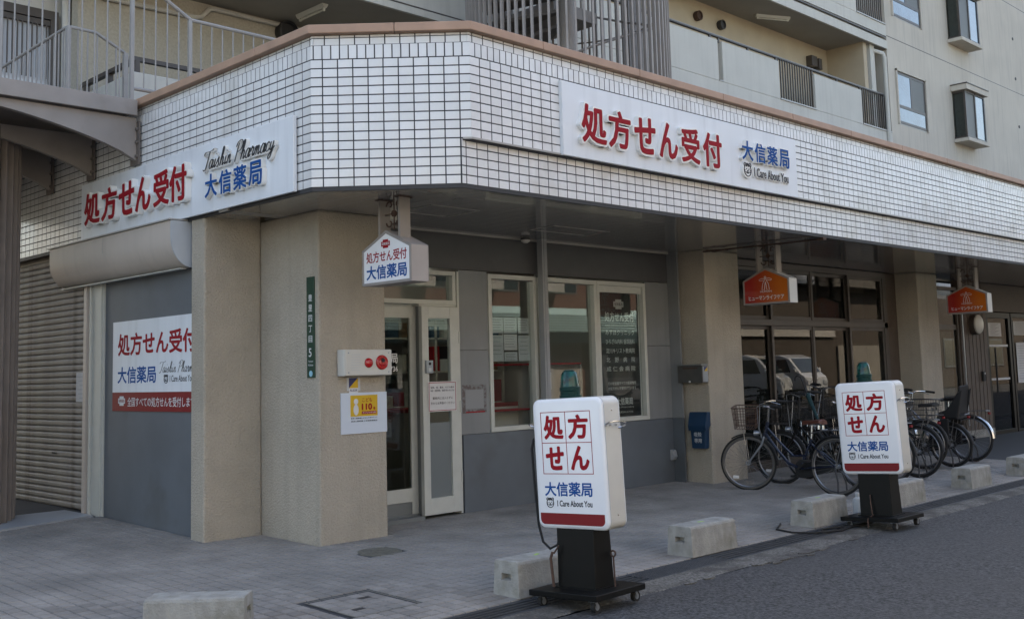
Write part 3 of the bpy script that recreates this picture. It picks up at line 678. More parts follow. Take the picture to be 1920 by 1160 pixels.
# balcony front with openings
def parapet_level(z0, z1, rail, x_from=5.5):
    segs = [(x_from, 12.545), (12.70, 14.90), (16.45, 18.72)]
    for a, c in segs: tbox('parapet', 'parapet', a, c, 5.985, 6.13, z0+.30, z1-.11, bevel=.01)
    tbox('parapet', 'parapet', x_from, 20.27, 5.985, 6.13, z0, z0+.295)
    for a, c in ((14.90, 16.45), (18.72, 20.22)):
        tbox('sill', 'trim', a-.01, c+.01, 5.96, 6.14, z0+.297, z0+.325)
        n = int((c-a-.06)/.105)
        for k in range(n+1):
            x = a+.04+(c-a-.08)*k/n; tbox('baluster', 'brown', x-.011, x+.011, 6.03, 6.055, z0+.36, rail-.03)
        tbox('rail', 'brown', a, c, 6.03, 6.06, z0+.33, z0+.36)
    tbox('sill', 'trim', 12.545, 12.70, 5.97, 6.14, z0+.297, z0+.32)
    tbox('handrail', 'brown', x_from, 20.26, 6.02, 6.09, rail-.028, rail-.004); tbox('rail_cap', 'skin', x_from, 20.26, 6.015, 6.095, rail-.003, rail+.008)
    for x in (6.9, 8.6, 10.4, 12.35, 12.66, 13.75, 14.88, 16.43, 17.6, 18.74, 20.2): tbox('rail_post', 'brown', x-.022, x+.022, 6.03, 6.07, z1-.13, rail-.03)
parapet_level(6.888, 8.155, 8.155); parapet_level(9.72, 11.0, 11.0)
tbox('parapet', 'parapet', -.6, 5.5, 5.985, 6.13, 6.888, 8.05)
tbox('slab_joint', 'brown', -.6, 20.27, 5.9785, 5.9815, 6.888, 6.91)
# level 2 balcony corner on the deck
tbox('parapet', 'parapet', .06, 5.0, 6.0, 6.14, 3.9, 5.10, bevel=.01); tbox('parapet', 'parapet', .06, .20, 6.145, 7.59, 3.9, 5.10, bevel=.01)
tbox('handrail', 'brown', .05, 5.0, 6.03, 6.10, 5.25, 5.30); tbox('handrail', 'brown', .10, .17, 6.105, 7.59, 5.25, 5.30)
for x in (.13, 1.4, 2.7): tbox('rail_post', 'brown', x-.03, x+.03, 6.03, 6.09, 5.10, 5.25)
for y in (6.8, 7.5): tbox('rail_post', 'brown', .105, .165, y-.03, y+.03, 5.10, 5.25)
# windows on the plain wall
def twindow(x0, x1, z0, z1):
    fr = MB(); y = 6.0
    fr.box(x0, x1, y-.004, y+.12, z0-.03, z0+.0); f_ = fr.build('window_sill', 'trim', tw)
    b = MB(); t_ = .07
    for a in ((x0,x1,z0,z0+t_),(x0,x1,z1-t_,z1),(x0,x0+t_,z0+t_,z1-t_),(x1-t_,x1,z0+t_,z1-t_),(x0+t_,x1-t_,z0+.42,z0+.50),((x0+x1)/2-.05,(x0+x1)/2+.05,z0+.5,z1-t_)): b.box(a[0], a[1], 5.986, 6.03, a[2], a[3])
    w_ = b.build('window', 'brown', tw)
    m_ = (x0+x1)/2
    for a in ((x0+t_,x1-t_,z0+t_,z0+.42,'upane'),(x0+t_,m_-.05,z0+.5,z1-t_,'upane'),(m_+.05,x1-t_,z0+.5,z1-t_,'screen')):
        o_ = MB().box(a[0], a[1], 5.995, 6.0, a[2], a[3]).build('pane', a[4], w_)
    b = MB(); b.box(x0-.05, x0-.002, 5.955, 6.0, z0-.03, z1+.05); b.box(x1+.002, x1+.05, 5.955, 6.0, z0-.03, z1+.05); b.box(x0-.05, x1+.05, 5.955, 6.0, z1+.002, z1+.05); b.build('surround', 'tower', w_)
for dz in (0, 2.87): twindow(20.72, 22.40, 7.52+dz, 8.90+dz)
def bay(x0, x1, z0, z1, top=True):
    y0, y1 = 5.58, 6.0
    b = MB(); b.prism([(x0+.0,y1),(x0+.0,y0+.0),(x1,y0),(x1,y1)], (0,0,z0-.10), X, Y, Z, .10); r_ = MB()
    bw = b.build('bay_window', 'tower', tw, bevel=.01)
    r_.box(x0-.03, x1+.03, y0-.04, y1, z1, z1+.16); r_.build('roof', 'tower', bw, bevel=.008)
    MB().box(x0-.05, x1+.05, y0-.06, y1, z1+.162, z1+.185).build('flashing', 'brown', bw)
    f_ = MB(); t_ = .06; a0, a1 = x0+.05, x1-.05; yb = y0+.05
    for px in (a0, a1-t_, (a0+a1)/2-.03): f_.box(px, px+t_, yb, yb+t_, z0, z1)
    f_.box(a0+t_, a1-t_, yb, yb+t_, z0, z0+t_); f_.box(a0+t_, a1-t_, yb, yb+t_, z1-t_, z1)
    for px in (a0, a1-t_): f_.box(px, px+t_, yb+t_, y1, z0, z0+t_); f_.box(px, px+t_, yb+t_, y1, z1-t_, z1)
    f_.build('frame', 'brown', bw)
    MB().box(a0+t_, (a0+a1)/2-.03, yb+.025, yb+.03, z0+t_, z1-t_).build('pane', 'screen', bw)
    MB().box((a0+a1)/2+.03, a1-t_, yb+.025, yb+.03, z0+t_, z1-t_).build('pane', 'upane', bw)
    MB().box(a0+.025, a0+.03, yb+t_, y1, z0+t_, z1-t_).build('pane', 'panedark', bw); MB().box(a1-.03, a1-.025, yb+t_, y1, z0+t_, z1-t_).build('pane', 'panedark', bw)
    MB().box(a0+.1, a0+.11, yb+.08, y1-.02, z0+.02, z1-.05).build('curtain', 'curtain', bw)
    MB().box(a0+.1, a1-.1, y1-.02, y1-.01, z0, z1).build('curtain', 'dgrey', bw)
bay(24.15, 25.62, 7.56, 8.92); bay(24.15, 25.62, 10.44, 11.80)
for z in (11.5, 10.2, 8.65): MB().lathe((29.25,5.985,z), (0,1,0), [(.05,0),(.05,.02)], 12).build('vent_hole', 'dgrey', tw)
# down pipe in the balcony corner
b = MB(); b.tube([(20.0,5.95,6.9),(20.0,5.95,9.10),(19.97,5.97,9.2),(19.8,6.1,9.27),(19.45,6.35,9.28),(19.4,6.4,9.38)], .055, 10); b.build('downpipe', 'parapet', tw, smooth=True)
# vent hoods, conduit, wall equipment
for x, z, m_ in ((13.45, 9.03, 'rust'), (14.35, 9.02, 'dgrey')): MB().lathe((x,7.0,z), (0,1,0), [(.10,.12),(.11,.10),(.11,0),(.085,-.005),(.08,.03)], 18).build('vent_hood', m_, tw, smooth=True)
b = MB(); b.box(18.15, 18.42, 6.95, 7.12, 8.78, 9.05); b.box(18.47, 18.62, 6.93, 7.12, 8.74, 9.02); b.build('meter_box', 'brown', tw, bevel=.01)
MB().lathe((3.21,7.44,6.615), (0,1,0), [(.16,.16),(.17,.14),(.17,0),(.14,-.005),(.13,.05)], 20).build('vent_hood', 'dgrey', tw, smooth=True)
b = MB(); b.tube([(-.4,7.55,6.50),(1.70,7.55,6.535),(1.80,7.55,6.56),(1.93,7.55,6.70),(2.02,7.55,6.72),(6,7.55,6.72)], .035, 8); b.build('conduit', 'parapet', tw, smooth=True)
def batten(p0, p1, name_label):
    p0, p1 = Vector(p0), Vector(p1); d = (p1-p0).normalized(); s_ = d.cross(Z)
    f_ = thing('ceiling_light', name_label, 'ceiling light', (p0+p1)/2)
    b = MB(); b.prism([(-.055,0),(.055,0),(.025,-.06),(-.025,-.06)], p0, s_, Z, d, (p1-p0).length); b.build('housing', 'lampwhite', f_)
    b = MB(); 
    for q in (p0+d*.03, p1-d*.06): b.prism([(-.018,-.06),(.018,-.06),(.018,-.10),(-.018,-.10)], q, s_, Z, d, .03)
    b.build('lamp_holder', 'lampwhite', f_); MB().cyl(p0+d*.05-Z*.085, p1-d*.05-Z*.085, .014, seg=8).build('lamp_tube', 'lampwhite', f_)
batten((3.18,7.15,6.78), (3.18,6.46,6.78), 'unlit fluorescent batten under the slab left of the spiral stair')
batten((15.3,6.75,9.395), (16.1,6.35,9.395), 'unlit fluorescent batten under the upper balcony ceiling')
# brown framed barred window on the white wall far left
bwm = thing('barred_window', 'brown framed window with vertical bars on the white wall above the footbridge', 'window', (-.45,8.0,5.8))
b = MB(); x0, x1, z0, z1 = -1.0, -.06, 4.3, 6.31
b.box(x0, x0+.13, 7.95, 8.04, z0, z1); b.box(x1-.1, x1, 7.95, 8.04, z0, z1); b.box(x0+.13, x1-.1, 7.95, 8.04, z1-.12, z1); b.box(x0+.13, x1-.1, 7.97, 8.04, z1-.20, z1-.13); b.build('frame', 'brown', bwm)
MB().box(x0+.13, x1-.1, 8.03, 8.036, z0, z1-.2).build('pane', mat('milk_glass', (.55,.57,.60), .2), bwm)
for k in range(11): x = x0+.17+k*.062; MB().box(x-.008, x+.008, 7.96, 7.976, 5.38, z1-.2).build('bar', 'brown', bwm)
for (x, w) in ((.02,.09),(.16,.045)): MB().cyl((x,7.9,4.0), (x,7.9,6.9), w/1.6).build('downpipe', 'parapet', tw)

# ================================================================== SPIRAL STAIRS with slatted screens
def spiral(name, label, cx, cy, r, z0, z1, m, col_r, steps=True, a_from=0, bar=.05, nb=76, rot=0., panel=None):
    t_ = thing(name, label, 'spiral staircase', (cx,cy,z0))
    for k in range(nb):
        a = 2*math.pi*k/nb; c = Vector((cx+r*math.cos(a), cy+r*math.sin(a), 0))
        MB().bar(c+Z*z0, c+Z*z1, .028, bar, (math.cos(a), math.sin(a), 0)).build('slat', m, t_)
    for z in [z0+.25] + [z0+q for q in (2.55, 5.1, 7.5) if z0+q < z1]:
        MB().torus((cx,cy,z), Z, r-.03, .014, 48, 5).build('hoop', m, t_)
    MB().cyl((cx,cy,z0), (cx,cy,z1), col_r, seg=20).build('newel_column', m, t_, smooth=True)
    if steps:
        h = .19; n = int((z1-z0)/h)
        for k in range(n):
            a = rot+k*R(22.5); z = z0+h*(k+1); a2 = a+R(25)
            if (k % 16) == 9: a2 = a+R(70)
            elif (k % 16) in (10, 11): continue
            arc = [(.93*r*math.cos(a+(a2-a)*i/4), .93*r*math.sin(a+(a2-a)*i/4)) for i in range(5)]
            inn = [(.1*math.cos(a2), .1*math.sin(a2)), (.1*math.cos(a), .1*math.sin(a))]
            b = MB(); b.prism(arc+inn, (cx,cy,z-.05), X, Y, Z, .05); b.build('tread', 'steeldark', t_)
        b = MB(); pts = []
        for i in range(60):
            a = rot+i*R(12); z = z0+h*(i*12/22.5)+.95
            if z > z1: break
            pts.append((cx+.9*r*math.cos(a), cy+.9*r*math.sin(a), z))
        b.tube(pts, .018, 6); b.build('handrail', m, t_, smooth=True)
    return t_
sp = spiral('spiral_stair', 'taupe steel spiral stair behind a ring of vertical slats on the deck', 5.62, 3.95, 1.44, 3.95, 10.6, 'steel', .115, rot=R(150), nb=78)
b = MB()
aa = [R(a) for a in range(196, 246, 8)]
b.prism([(1.33*math.cos(a), 1.33*math.sin(a)) for a in aa]+[(1.30*math.cos(a), 1.30*math.sin(a)) for a in reversed(aa)], (5.62,3.95,6.35), X, Y, Z, 2.0); b.build('side_panel', 'parapet', sp)
b = MB(); b.box(5.62, 6.6, 4.2, 5.98, 6.62, 6.80); b.build('landing', 'steel', sp)
sp2 = spiral('spiral_stair', 'brown slatted spiral stair screen standing at the edge of the brown shutter', -2.60, 5.85, 1.22, .05, 3.95, 'brownsteel', .10, rot=R(200), nb=54, bar=.06)

# ================================================================== FOOTBRIDGE with arched ribs
fb = thing('footbridge', 'taupe steel footbridge deck on curved brackets joining the shop on its left flank', 'footbridge', (-2.4,4.5,4.0))
MB().box(-5.2, XL-.055, 3.765, 3.80, 3.975, 4.130).build('edge_beam', 'steel', fb, bevel=.004)
MB().box(-5.2, XL-.06, 3.81, 9.0, 4.02, 4.10).build('deck', 'steeldark', fb)
def rib(y):
    pts = [(XL-.03, 3.965)]; n = 18
    for i in range(n+1):
        t_ = i/n; x = (XL-.03)-t_*2.9; z = 3.545+.435*(1-(1-min(1, t_*1.02))**2.3)**.82
        if i == 0: z = 3.545
        pts.append((x, min(z, 3.965-.055*(1-t_)-.005)))
    pts.append((XL-.03-2.9, 3.965))
    b = MB(); b.prism(pts, (0,y,0), X, Z, Y, .06); b.build('bracket', 'steel', fb)
    MB().box(XL-.028, XL-.012, y-.05, y+.13, 3.50, 3.93).build('fixing_plate', 'steeldark', fb)
    for z in (3.58, 3.72, 3.85): MB().lathe((XL-.03, y-.025, z), X, [(.016,-.02),(.016,.004)], 8).build('bolt', 'steeldark', fb)
for y in (3.84, 4.86, 5.93, 7.0): rib(y)
# railing along the outer edge: level, then climbing with the stair
r1 = thing('stair_railing', 'tall grey balustrade climbing to the left along the edge of the footbridge', 'railing', (-1,3.86,4.13))
yr = 3.86
sl_ = lambda x: 5.095 + max(0, (-.345-x))*.56
rr = MB(); rr.tube([(-3.6,yr,sl_(-3.6)), (-.36,yr,sl_(-.36)), (-.33,yr,5.092), (3.6,yr,5.08)], .021, 8); rr.build('handrail', 'rail', r1, smooth=True)
MB().cyl((-.95,yr,4.265), (3.6,yr,4.255), .020, seg=8).build('bottom_rail', 'rail', r1, smooth=True)
for k in range(-22, 36):
    x = -.969 + k*.1247; thick = k in (0, 5, 15, 25, -10)
    zb_ = 4.10 if k <= 0 else 4.26
    if thick: MB().box(x-.018, x+.018, yr-.018, yr+.018, 4.0, sl_(x)).build('post', 'rail', r1)
    else: MB().cyl((x,yr,zb_), (x,yr,sl_(x)), .0075, seg=6).build('baluster', 'rail', r1)
r2 = thing('stair_railing', 'lower grey balustrade with a bent handrail further back on the footbridge', 'railing', (-1,5.1,4.13))
rr = MB(); rr.tube([(-1.135,9.0,5.10), (-1.135,5.02,5.143), (-1.10,5.0,5.143), (-.84,5.0,5.138), (-.51,5.0,4.975)], .018, 8); rr.build('handrail', 'rail', r2, smooth=True)
for k in range(7):
    x = -1.135+k*.105; zt_ = 5.138 if x < -.84 else 5.138-(x+.84)*.49
    if k in (0, 6): MB().box(x-.024, x+.024, 4.976, 5.024, 4.1, zt_).build('post', 'rail', r2)
    else: MB().cyl((x,5.0,4.1), (x,5.0,zt_), .009, seg=6).build('baluster', 'rail', r2)
for k in range(1, 34): MB().cyl((-1.135,5.0+k*.12,4.1), (-1.135,5.0+k*.12,5.13), .009, seg=6).build('baluster', 'rail', r2)

# ================================================================== WALL SIGNS
# brush script built from strokes
def script_strokes():
    S_ = []
    def g(dx, *st):
        for q in st: S_.append([(x+dx, y) for x, y in q])
    a = [(.62,.85),(.35,1.0),(.05,.6),(.08,.1),(.35,.03),(.60,.5),(.72,.95),(.62,.3),(.72,.02),(.98,.3)]
    i = [(.22,.95),(.10,.3),(.20,.02),(.45,.3)]; idot = [(.30,1.42),(.36,1.5)]
    h = [(.05,.3),(.40,1.3),(.48,1.9),(.30,2.0),(.18,1.3),(.0,.0)]; h2 = [(.0,.0),(.2,.65),(.45,.95),(.58,.75),(.48,.2),(.56,.02),(.82,.3)]
    n = [(.14,.95),(.0,.0)]; n2 = [(.03,.3),(.3,.88),(.5,.88),(.46,.2),(.56,.02),(.82,.3)]
    g(0, [(-.35,1.65),(-.1,1.95),(.6,1.95),(1.3,2.0),(1.6,2.15)], [(.85,1.95),(.62,1.0),(.40,.2),(.12,-.08),(-.2,.1)])
    g(1.1, a); g(2.1, i, idot); g(2.7, [(-.1,.3),(.35,1.05),(.26,.7),(.45,.35),(.28,.0),(-.02,.1)]); g(3.45, h, h2); g(4.35, i, idot); g(4.95, n, n2)
    g(6.5, [(.55,1.9),(.3,1.0),(.08,-.1)], [(.0,1.5),(.3,2.0),(.95,2.15),(1.3,1.75),(1.05,1.15),(.4,.95)])
    g(7.75, h, h2); g(8.65, a); g(9.65, [(.0,.5),(.22,1.05),(.32,.85),(.52,.9),(.40,.3),(.48,.02),(.72,.3)]); g(10.4, n, [(.03,.3),(.26,.9),(.42,.85),(.36,.0)], [(.38,.3),(.62,.9),(.8,.85),(.74,.2),(.84,.02),(1.08,.3)])
    g(11.6, a); g(12.6, [(.55,.8),(.4,1.0),(.1,.7),(.08,.15),(.35,.02),(.7,.3)]); g(13.35, [(.12,.95),(.05,.3),(.2,.05),(.5,.5)], [(.62,.95),(.5,.2),(.3,-.6),(.0,-.8),(-.1,-.55),(.3,-.1),(.9,.4)])
    return S_
def script_mesh(thick):
    V = []; F = []
    for k, st in enumerate(script_strokes()):
        P = [Vector((x+y*.30, y, 0)) for x, y in st]; Q = []
        for i in range(len(P)-1):
            p0, p1, p2, p3 = P[max(i-1, 0)], P[i], P[i+1], P[min(i+2, len(P)-1)]
            for j in range(5):
                t = j/5; Q.append(.5*((2*p1)+(p2-p0)*t+(2*p0-5*p1+4*p2-p3)*t*t+(3*p1-p0-3*p2+p3)*t**3))
        Q.append(P[-1]); b0 = len(V); e = .0008*k
        for i, q in enumerate(Q):
            d = Q[min(i+1, len(Q)-1)]-Q[max(i-1, 0)]; d = d.normalized() if d.length else Vector((1,0,0)); nrm = Vector((-d.y, d.x, 0))
            wd = .022+.062*abs(d.y)
            if i in (0, len(Q)-1): wd *= .5
            for z in ((.5+e, -.5) if thick else (.5,)): V += [q+nrm*wd+Vector((0,0,z)), q-nrm*wd+Vector((0,0,z))]
        m_ = 4 if thick else 2
        for i in range(len(Q)-1):
            a = b0+m_*i; c = a+m_; F.append((a, a+1, c+1, c))
            if thick: F += [(a+1, a+3, c+3, c+1), (a, c, c+2, a+2)]
    return V, F
def wall_sign_right():
    t_ = thing('wall_sign', 'long white sign panel with raised red characters on the street side tiles', 'sign', (2.96,-.03,3.2))
    MB().box(1.037, 4.885, -.032, .006, 3.213, 3.862).build('panel', 'whitepl', t_, bevel=.003)
    o = lambda x, z, y=-.032: Vector((x, y, z))
    xs = [1.230, 1.593, 1.96, 2.33, 2.68, 3.035]; 
    for ch, x, w, h, dz in zip('処方せん受付', xs, [.335,.315,.315,.29,.30,.325], [.345]*6, [0,0,0,0,0,0]):
        lb = letter('letter', ch, 'letterw', t_, o(x-.018, 3.345-.018), X, Z, w+.036, h+.036, .062, thick=.042)
        letter('letter_face', ch, 'red', lb, o(x, 3.345, -.0755), X, Z, w, h, .026, thick=.004)
    for ch, x in zip('大信薬局', [3.735, 3.975, 4.215, 4.455]):
        lb = letter('letter', ch, 'letterw', t_, o(x-.010, 3.488), X, Z, .225, .225, .045, thick=.04)
        letter('letter_face', ch, 'blue', lb, o(x, 3.498, -.074), X, Z, .205, .205, .018, thick=.003)
    lb = letter('letter', 'I Care About You', 'letterw', t_, o(3.965, 3.335), X, Z, .70, .115, .05, thick=.022)
    letter('letter_face', 'I Care About You', 'ink', lb, o(3.975, 3.343, -.0555), X, Z, .68, .10, .022, thick=.002)
    MB().lathe((3.84,-.032,3.40), (0,-1,0), [(.088,0),(.088,.03)], 24).build('badge', 'letterw', t_)
    emblem(t_, (3.84,-.063,3.40), X, Z, .074)
wall_sign_right()
def wall_sign_left():
    xf = -.932
    t_ = thing('wall_sign', 'white sign panel with raised red characters and script on the left flank', 'sign', (xf,3.1,2.85))
    MB().box(xf, xf+.032, 1.085, 5.085, 2.852, 3.470).build('panel', 'whitepl', t_, bevel=.003)
    u = Vector((0,-1,0)); o = lambda y, z, d=0: Vector((xf-d, y, z))
    xs = [4.862, 4.45, 4.06, 3.70, 3.33, 3.02]
    for ch, y, w in zip('処方せん受付', xs, [.37,.34,.33,.31,.30,.32]):
        lb = letter('letter', ch, 'letterw', t_, o(y+.018, 2.985), u, Z, w+.036, .366, .062, thick=.058)
        letter('letter_face', ch, 'red', lb, o(y, 3.003, .062), u, Z, w, .33, .026, thick=.004)
    for ch, y in zip('大信薬局', [2.405, 2.165, 1.925, 1.685]):
        lb = letter('letter', ch, 'letterw', t_, o(y+.010, 2.958), u, Z, .225, .225, .045, thick=.04)
        letter('letter_face', ch, 'blue', lb, o(y, 2.968, .042), u, Z, .205, .205, .018, thick=.003)
    lb = letter('letter', 'script', 'letterw', t_, o(2.475, 3.145), u, Z, 1.185, .255, .10, thick=.03, draw=lambda: script_mesh(True))
    letter('letter_face', 'script', 'ink', lb, o(2.460, 3.158, .0335), u, Z, 1.160, .235, .0, thick=.002, draw=lambda: script_mesh(True))
wall_sign_left()
# printed panel on the grey side door
dp = thing('door_poster', 'white printed panel with a dark red band stuck to the grey side door', 'poster', (XD-.01,3.5,1.1))
xf = XD-.012; u = Vector((0,-1,0))
MB().box(xf, XD, 2.86, 4.555, 1.285, 1.992).build('sheet', 'whitepl', dp); MB().box(xf-.0006, XD, 2.86, 4.555, 1.10, 1.284).build('band', 'darkred', dp)
for ch, y in zip('処方せん受付', [4.44, 4.075, 3.72, 3.40, 3.10, 2.98]):
    pass
letter('letter', '処方せん受付', 'red', dp, (xf-.001, 4.44, 1.645), u, Z, 1.60, .225, .028, split=True)
letter('letter', '大信薬局', 'blue', dp, (xf-.001, 4.44, 1.372), u, Z, .82, .165, .020, split=True)
letter('lettering', 'script print', 'ink', dp, (xf-.001, 3.56, 1.425), u, Z, .80, .15, .0, draw=lambda: script_mesh(False))
letter('lettering', 'I Care About You', 'ink', dp, (xf-.001, 3.345, 1.378), u, Z, .44, .06, .012)
emblem(dp, (xf-.001, 3.42, 1.405), u, Z, .042)
letter('letter', '全国すべての処方せんを受付します', 'paper', dp, (xf-.0016, 4.215, 1.145), u, Z, 1.34, .092, .012, split=True)
def medbadge(parent, c, u, v, w, m1, m2, txt, local=False, d=.001):
    """stepped cross badge with a line of text"""
    c, u, v = Vector(c), Vector(u), Vector(v); n = u.cross(v); h = w*.62
    pl = [(-.5,-.28),(-.3,-.28),(-.3,-.5),(.3,-.5),(.3,-.28),(.5,-.28),(.5,.28),(.3,.28),(.3,.5),(-.3,.5),(-.3,.28),(-.5,.28)]
    b = MB(); b.prism([(p[0]*w, p[1]*h) for p in pl], c, u, v, n, d); b.build('badge', m1, parent, local=local)
    letter('badge_text', txt, m2, parent, c+n*(d+.0006)-u*w*.42-v*h*.17, u, v, w*.84, h*.34, .01, local=local)
medbadge(dp, (xf-.0012, 4.345, 1.20), u, Z, .15, 'paper', 'darkred', '保険薬局')
# torn notice on the brown shutter
tn = thing('notice_sheet', 'weathered paper notice taped to the brown roller shutter', 'notice', (XD-.02,5.28,1.2))
MB().box(XD-.0165, XD-.0145, 5.13, 5.43, 1.19, 1.50).build('sheet', 'paper', tn)
for q in range(6): MB().box(XD-.0175, XD-.0168, 5.17, 5.40-.03*(q % 3), 1.45-q*.045, 1.462-q*.045).build('print', 'papergrey', tn)

# ================================================================== HANGING HOUSE SHAPED SIGNS
def hang_sign(label, xc, yc, kind, zbot=2.125, w=.64, hs=.295, hp=.145, th=.185):
    t_ = thing('hanging_sign', label, 'hanging sign', (xc,yc,zbot))
    y0, y1 = yc-w/2, yc+w/2; x0, x1 = xc-th/2, xc+th/2
    poly = [(y0,zbot),(y1,zbot),(y1,zbot+hs),(yc,zbot+hs+hp),(y0,zbot+hs)]
    casing = 'steel' if kind == 'p' else 'offwhite'
    MB().prism(poly, (x0+.006,0,0), Y, Z, X, th-.012).build('casing', mat('sign_casing', (.36,.32,.295), .5, var=.06) if kind == 'p' else 'offwhite', t_, bevel=.004)
    k = .022; ins = [(y0+k,zbot+k),(y1-k,zbot+k),(y1-k,zbot+hs-.012),(yc,zbot+hs+hp-.026),(y0+k,zbot+hs-.012)]
    # rim round each face
    for xa, xb in ((x0, x0+.008), (x1-.008, x1)):
        for i in range(5):
            p, q = poly[i], poly[(i+1) % 5]; pi, qi = ins[i], ins[(i+1) % 5]
            MB().prism([p, q, qi, pi], (xa,0,0), Y, Z, X, xb-xa).build('rim', 'steel', t_)
    fm = 'white' if kind == 'p' else 'orangeface'
    MB().prism(ins, (x0+.0025,0,0), Y, Z, X, .004).build('face', fm, t_); MB().prism(ins, (x1-.0065,0,0), Y, Z, X, .004).build('face', fm, t_)
    u = Vector((0,-1,0)); xf = x0+.0018
    if kind == 'p':
        medbadge(t_, (xf,yc+.005,zbot+.330), u, Z, .115, 'redp', 'paper', '保険薬局')
        letter('letter', '処方せん受付', 'red', t_, (xf, yc+.265, zbot+.185), u, Z, .53, .092, .022, split=True)
        letter('letter', '大信薬局', 'blue', t_, (xf, yc+.265, zbot+.045), u, Z, .53, .118, .026, split=True)
    else:
        letter('letter', 'ヒューマンライフケア', 'paper', t_, (xf, yc+.245, zbot+.052), u, Z, .49, .054, .024, split=True)
        letter('lettering', 'HUMAN', 'paper', t_, (xf, yc+.08, zbot+.142), u, Z, .16, .022, .012)
        b = MB(); c = Vector((xf, yc+.002, zbot+.235)); P = lambda a, d: c+u*a+Z*d; r = .0032
        b.tube([P(.012*math.cos(t), .088+.012*math.sin(t)) for t in [i*.52 for i in range(13)]], r, 5)
        for sx in (-1, 1):
            b.tube([P(.004*sx,.070), P(.05*sx,.078), P(.088*sx,.062), P(.080*sx,.048), P(.045*sx,.052), P(.012*sx,.050)], r, 5)
            b.tube([P(.008*sx,.062), P(.040*sx,.010), P(.052*sx,-.062), P(.016*sx,-.062), P(.010*sx,-.01), P(0,.035)], r, 5)
        b.build('figure_mark', 'paper', t_)
    # two flat hangers with iron scrollwork between
    for s_, dz in ((-1, 0), (1, 0)):
        yy = yc+s_*.13; zz = zbot+hs+hp*(1-.13/(w/2))
        MB().box(xc-.055, xc+.055, yy-.012, yy+.012, zz-.01, zs-.004).build('hanger', 'steel', t_)
        MB().box(xc-.075, xc+.075, yy-.03, yy+.03, zs-.008, zs-.001).build('fixing_plate', 'rust', t_)
    b = MB(); zc = (zbot+hs+hp+zs)/2+.01
    def scroll(cy, cz, s1, s2):
        b.tube([(xc, cy+s1*(.048-.0055*i*.9)*math.cos(i*.55), cz+s2*(.048-.0055*i*.9)*math.sin(i*.55)) for i in range(9)], .007, 5)
    for s1 in (-1, 1):
        for s2 in (-1, 1): scroll(yc+s1*.055, zc+s2*.07, s1, s2)
    b.lathe((xc,yc,zc), X, [(.028,-.01),(.028,.01)], 10); b.tube([(xc,yc-.12,zc), (xc,yc+.12,zc)], .006, 5); b.tube([(xc,yc,zc-.13), (xc,yc,zc+.13)], .006, 5)
    b.build('scrollwork', 'rust', t_)
    return t_
# orange faces fade from red to orange along the sign, as printed
m_ = mat('orangeface', (.5,.1,.02), .3, coat=.3); M['orangeface'] = m_
n_ = m_.node_tree.nodes; l_ = m_.node_tree.links
tc = n_.new('ShaderNodeTexCoord'); sx = n_.new('ShaderNodeSeparateXYZ'); mr = n_.new('ShaderNodeMapRange'); cr = n_.new('ShaderNodeMix'); cr.data_type = 'RGBA'
l_.new(tc.outputs['Generated'], sx.inputs[0]); l_.new(sx.outputs[1], mr.inputs[0]); mr.inputs[1].default_value = .15; mr.inputs[2].default_value = .85
l_.new(mr.outputs[0], cr.inputs[0]); cr.inputs[6].default_value = (.50,.115,.008,1); cr.inputs[7].default_value = (.34,.014,.010,1); l_.new(cr.outputs[2], n_['Principled BSDF'].inputs['Base Color'])
hang_sign('white house shaped sign with red and blue characters hanging by the big pier', -.125, .83, 'p')
hang_sign('orange house shaped sign hanging in front of the brown office windows', 5.76, .92, 'h', zbot=2.118)
hang_sign('orange house shaped sign hanging furthest along, beside the wall lamp', 11.42, .80, 'h', zbot=2.112)

# ================================================================== THINGS ON THE WALLS
al = thing('alarm_box', 'cream alarm box with a red lamp and a red siren on the big pier', 'alarm', (.15,1.66,1.39))
y0, y1 = 1.565, 1.679
MB().box(-.105, .415, y0+.012, y1, 1.385, 1.615).build('casing', 'offwhite', al, bevel=.006); MB().box(-.10, .41, y0, y0+.010, 1.39, 1.61).build('face_plate', 'offwhite', al, bevel=.003)
for k in range(7): MB().box(-.035, .06, y0-.0015, y0+.002, 1.432+k*.0225, 1.437+k*.0225).build('grille_slot', 'papergrey', al)
for x in (-.065, .375):
    for z in (1.415, 1.585): MB().lathe((x,y0,z), (0,-1,0), [(.007,-.002),(.007,.002),(.004,.003)], 10).build('screw', 'bikesilver', al)
MB().lathe((.150,y0,1.497), (0,-1,0), [(.043,-.002),(.043,.006),(.040,.016),(.031,.025),(.016,.030),(0,.031)], 28).build('red_lamp', 'alarmred', al, smooth=True)
sr = MB().lathe((.298,y0,1.50), (0,-1,0), [(.066,-.002),(.066,.008),(.060,.016),(.053,.017),(.048,.012),(.041,.012),(.036,.020),(.020,.023),(0,.023)], 32).build('siren', 'alarmred', al, smooth=True)
MB().lathe((.296,y0-.0215,1.518), (0,-1,0), [(.020,0),(.020,.004)], 14).build('siren_mouth', 'blackm', sr)
sk = thing('security_sticker', 'small blue and yellow security company sticker below the alarm box', 'sticker', (.07,1.68,1.25))
MB().box(-.002, .142, 1.6795, 1.681, 1.255, 1.372).build('backing', 'papergrey', sk)
yk = 1.6785
MB().prism([(.02,1.28),(.118,1.28),(.118,1.368)], (0,yk,0), X, Z, Y, .001).build('yellow_half', 'yellow', sk); MB().prism([(.02,1.28),(.118,1.368),(.02,1.368)], (0,yk,0), X, Z, Y, .001).build('blue_half', 'navy', sk)
MB().box(.02, .118, yk, yk+.001, 1.238, 1.2795).build('name_strip', 'paper', sk); letter('lettering', 'ALSOK', 'navy', sk, (.027,yk-.0006,1.250), X, Z, .084, .020, .02)
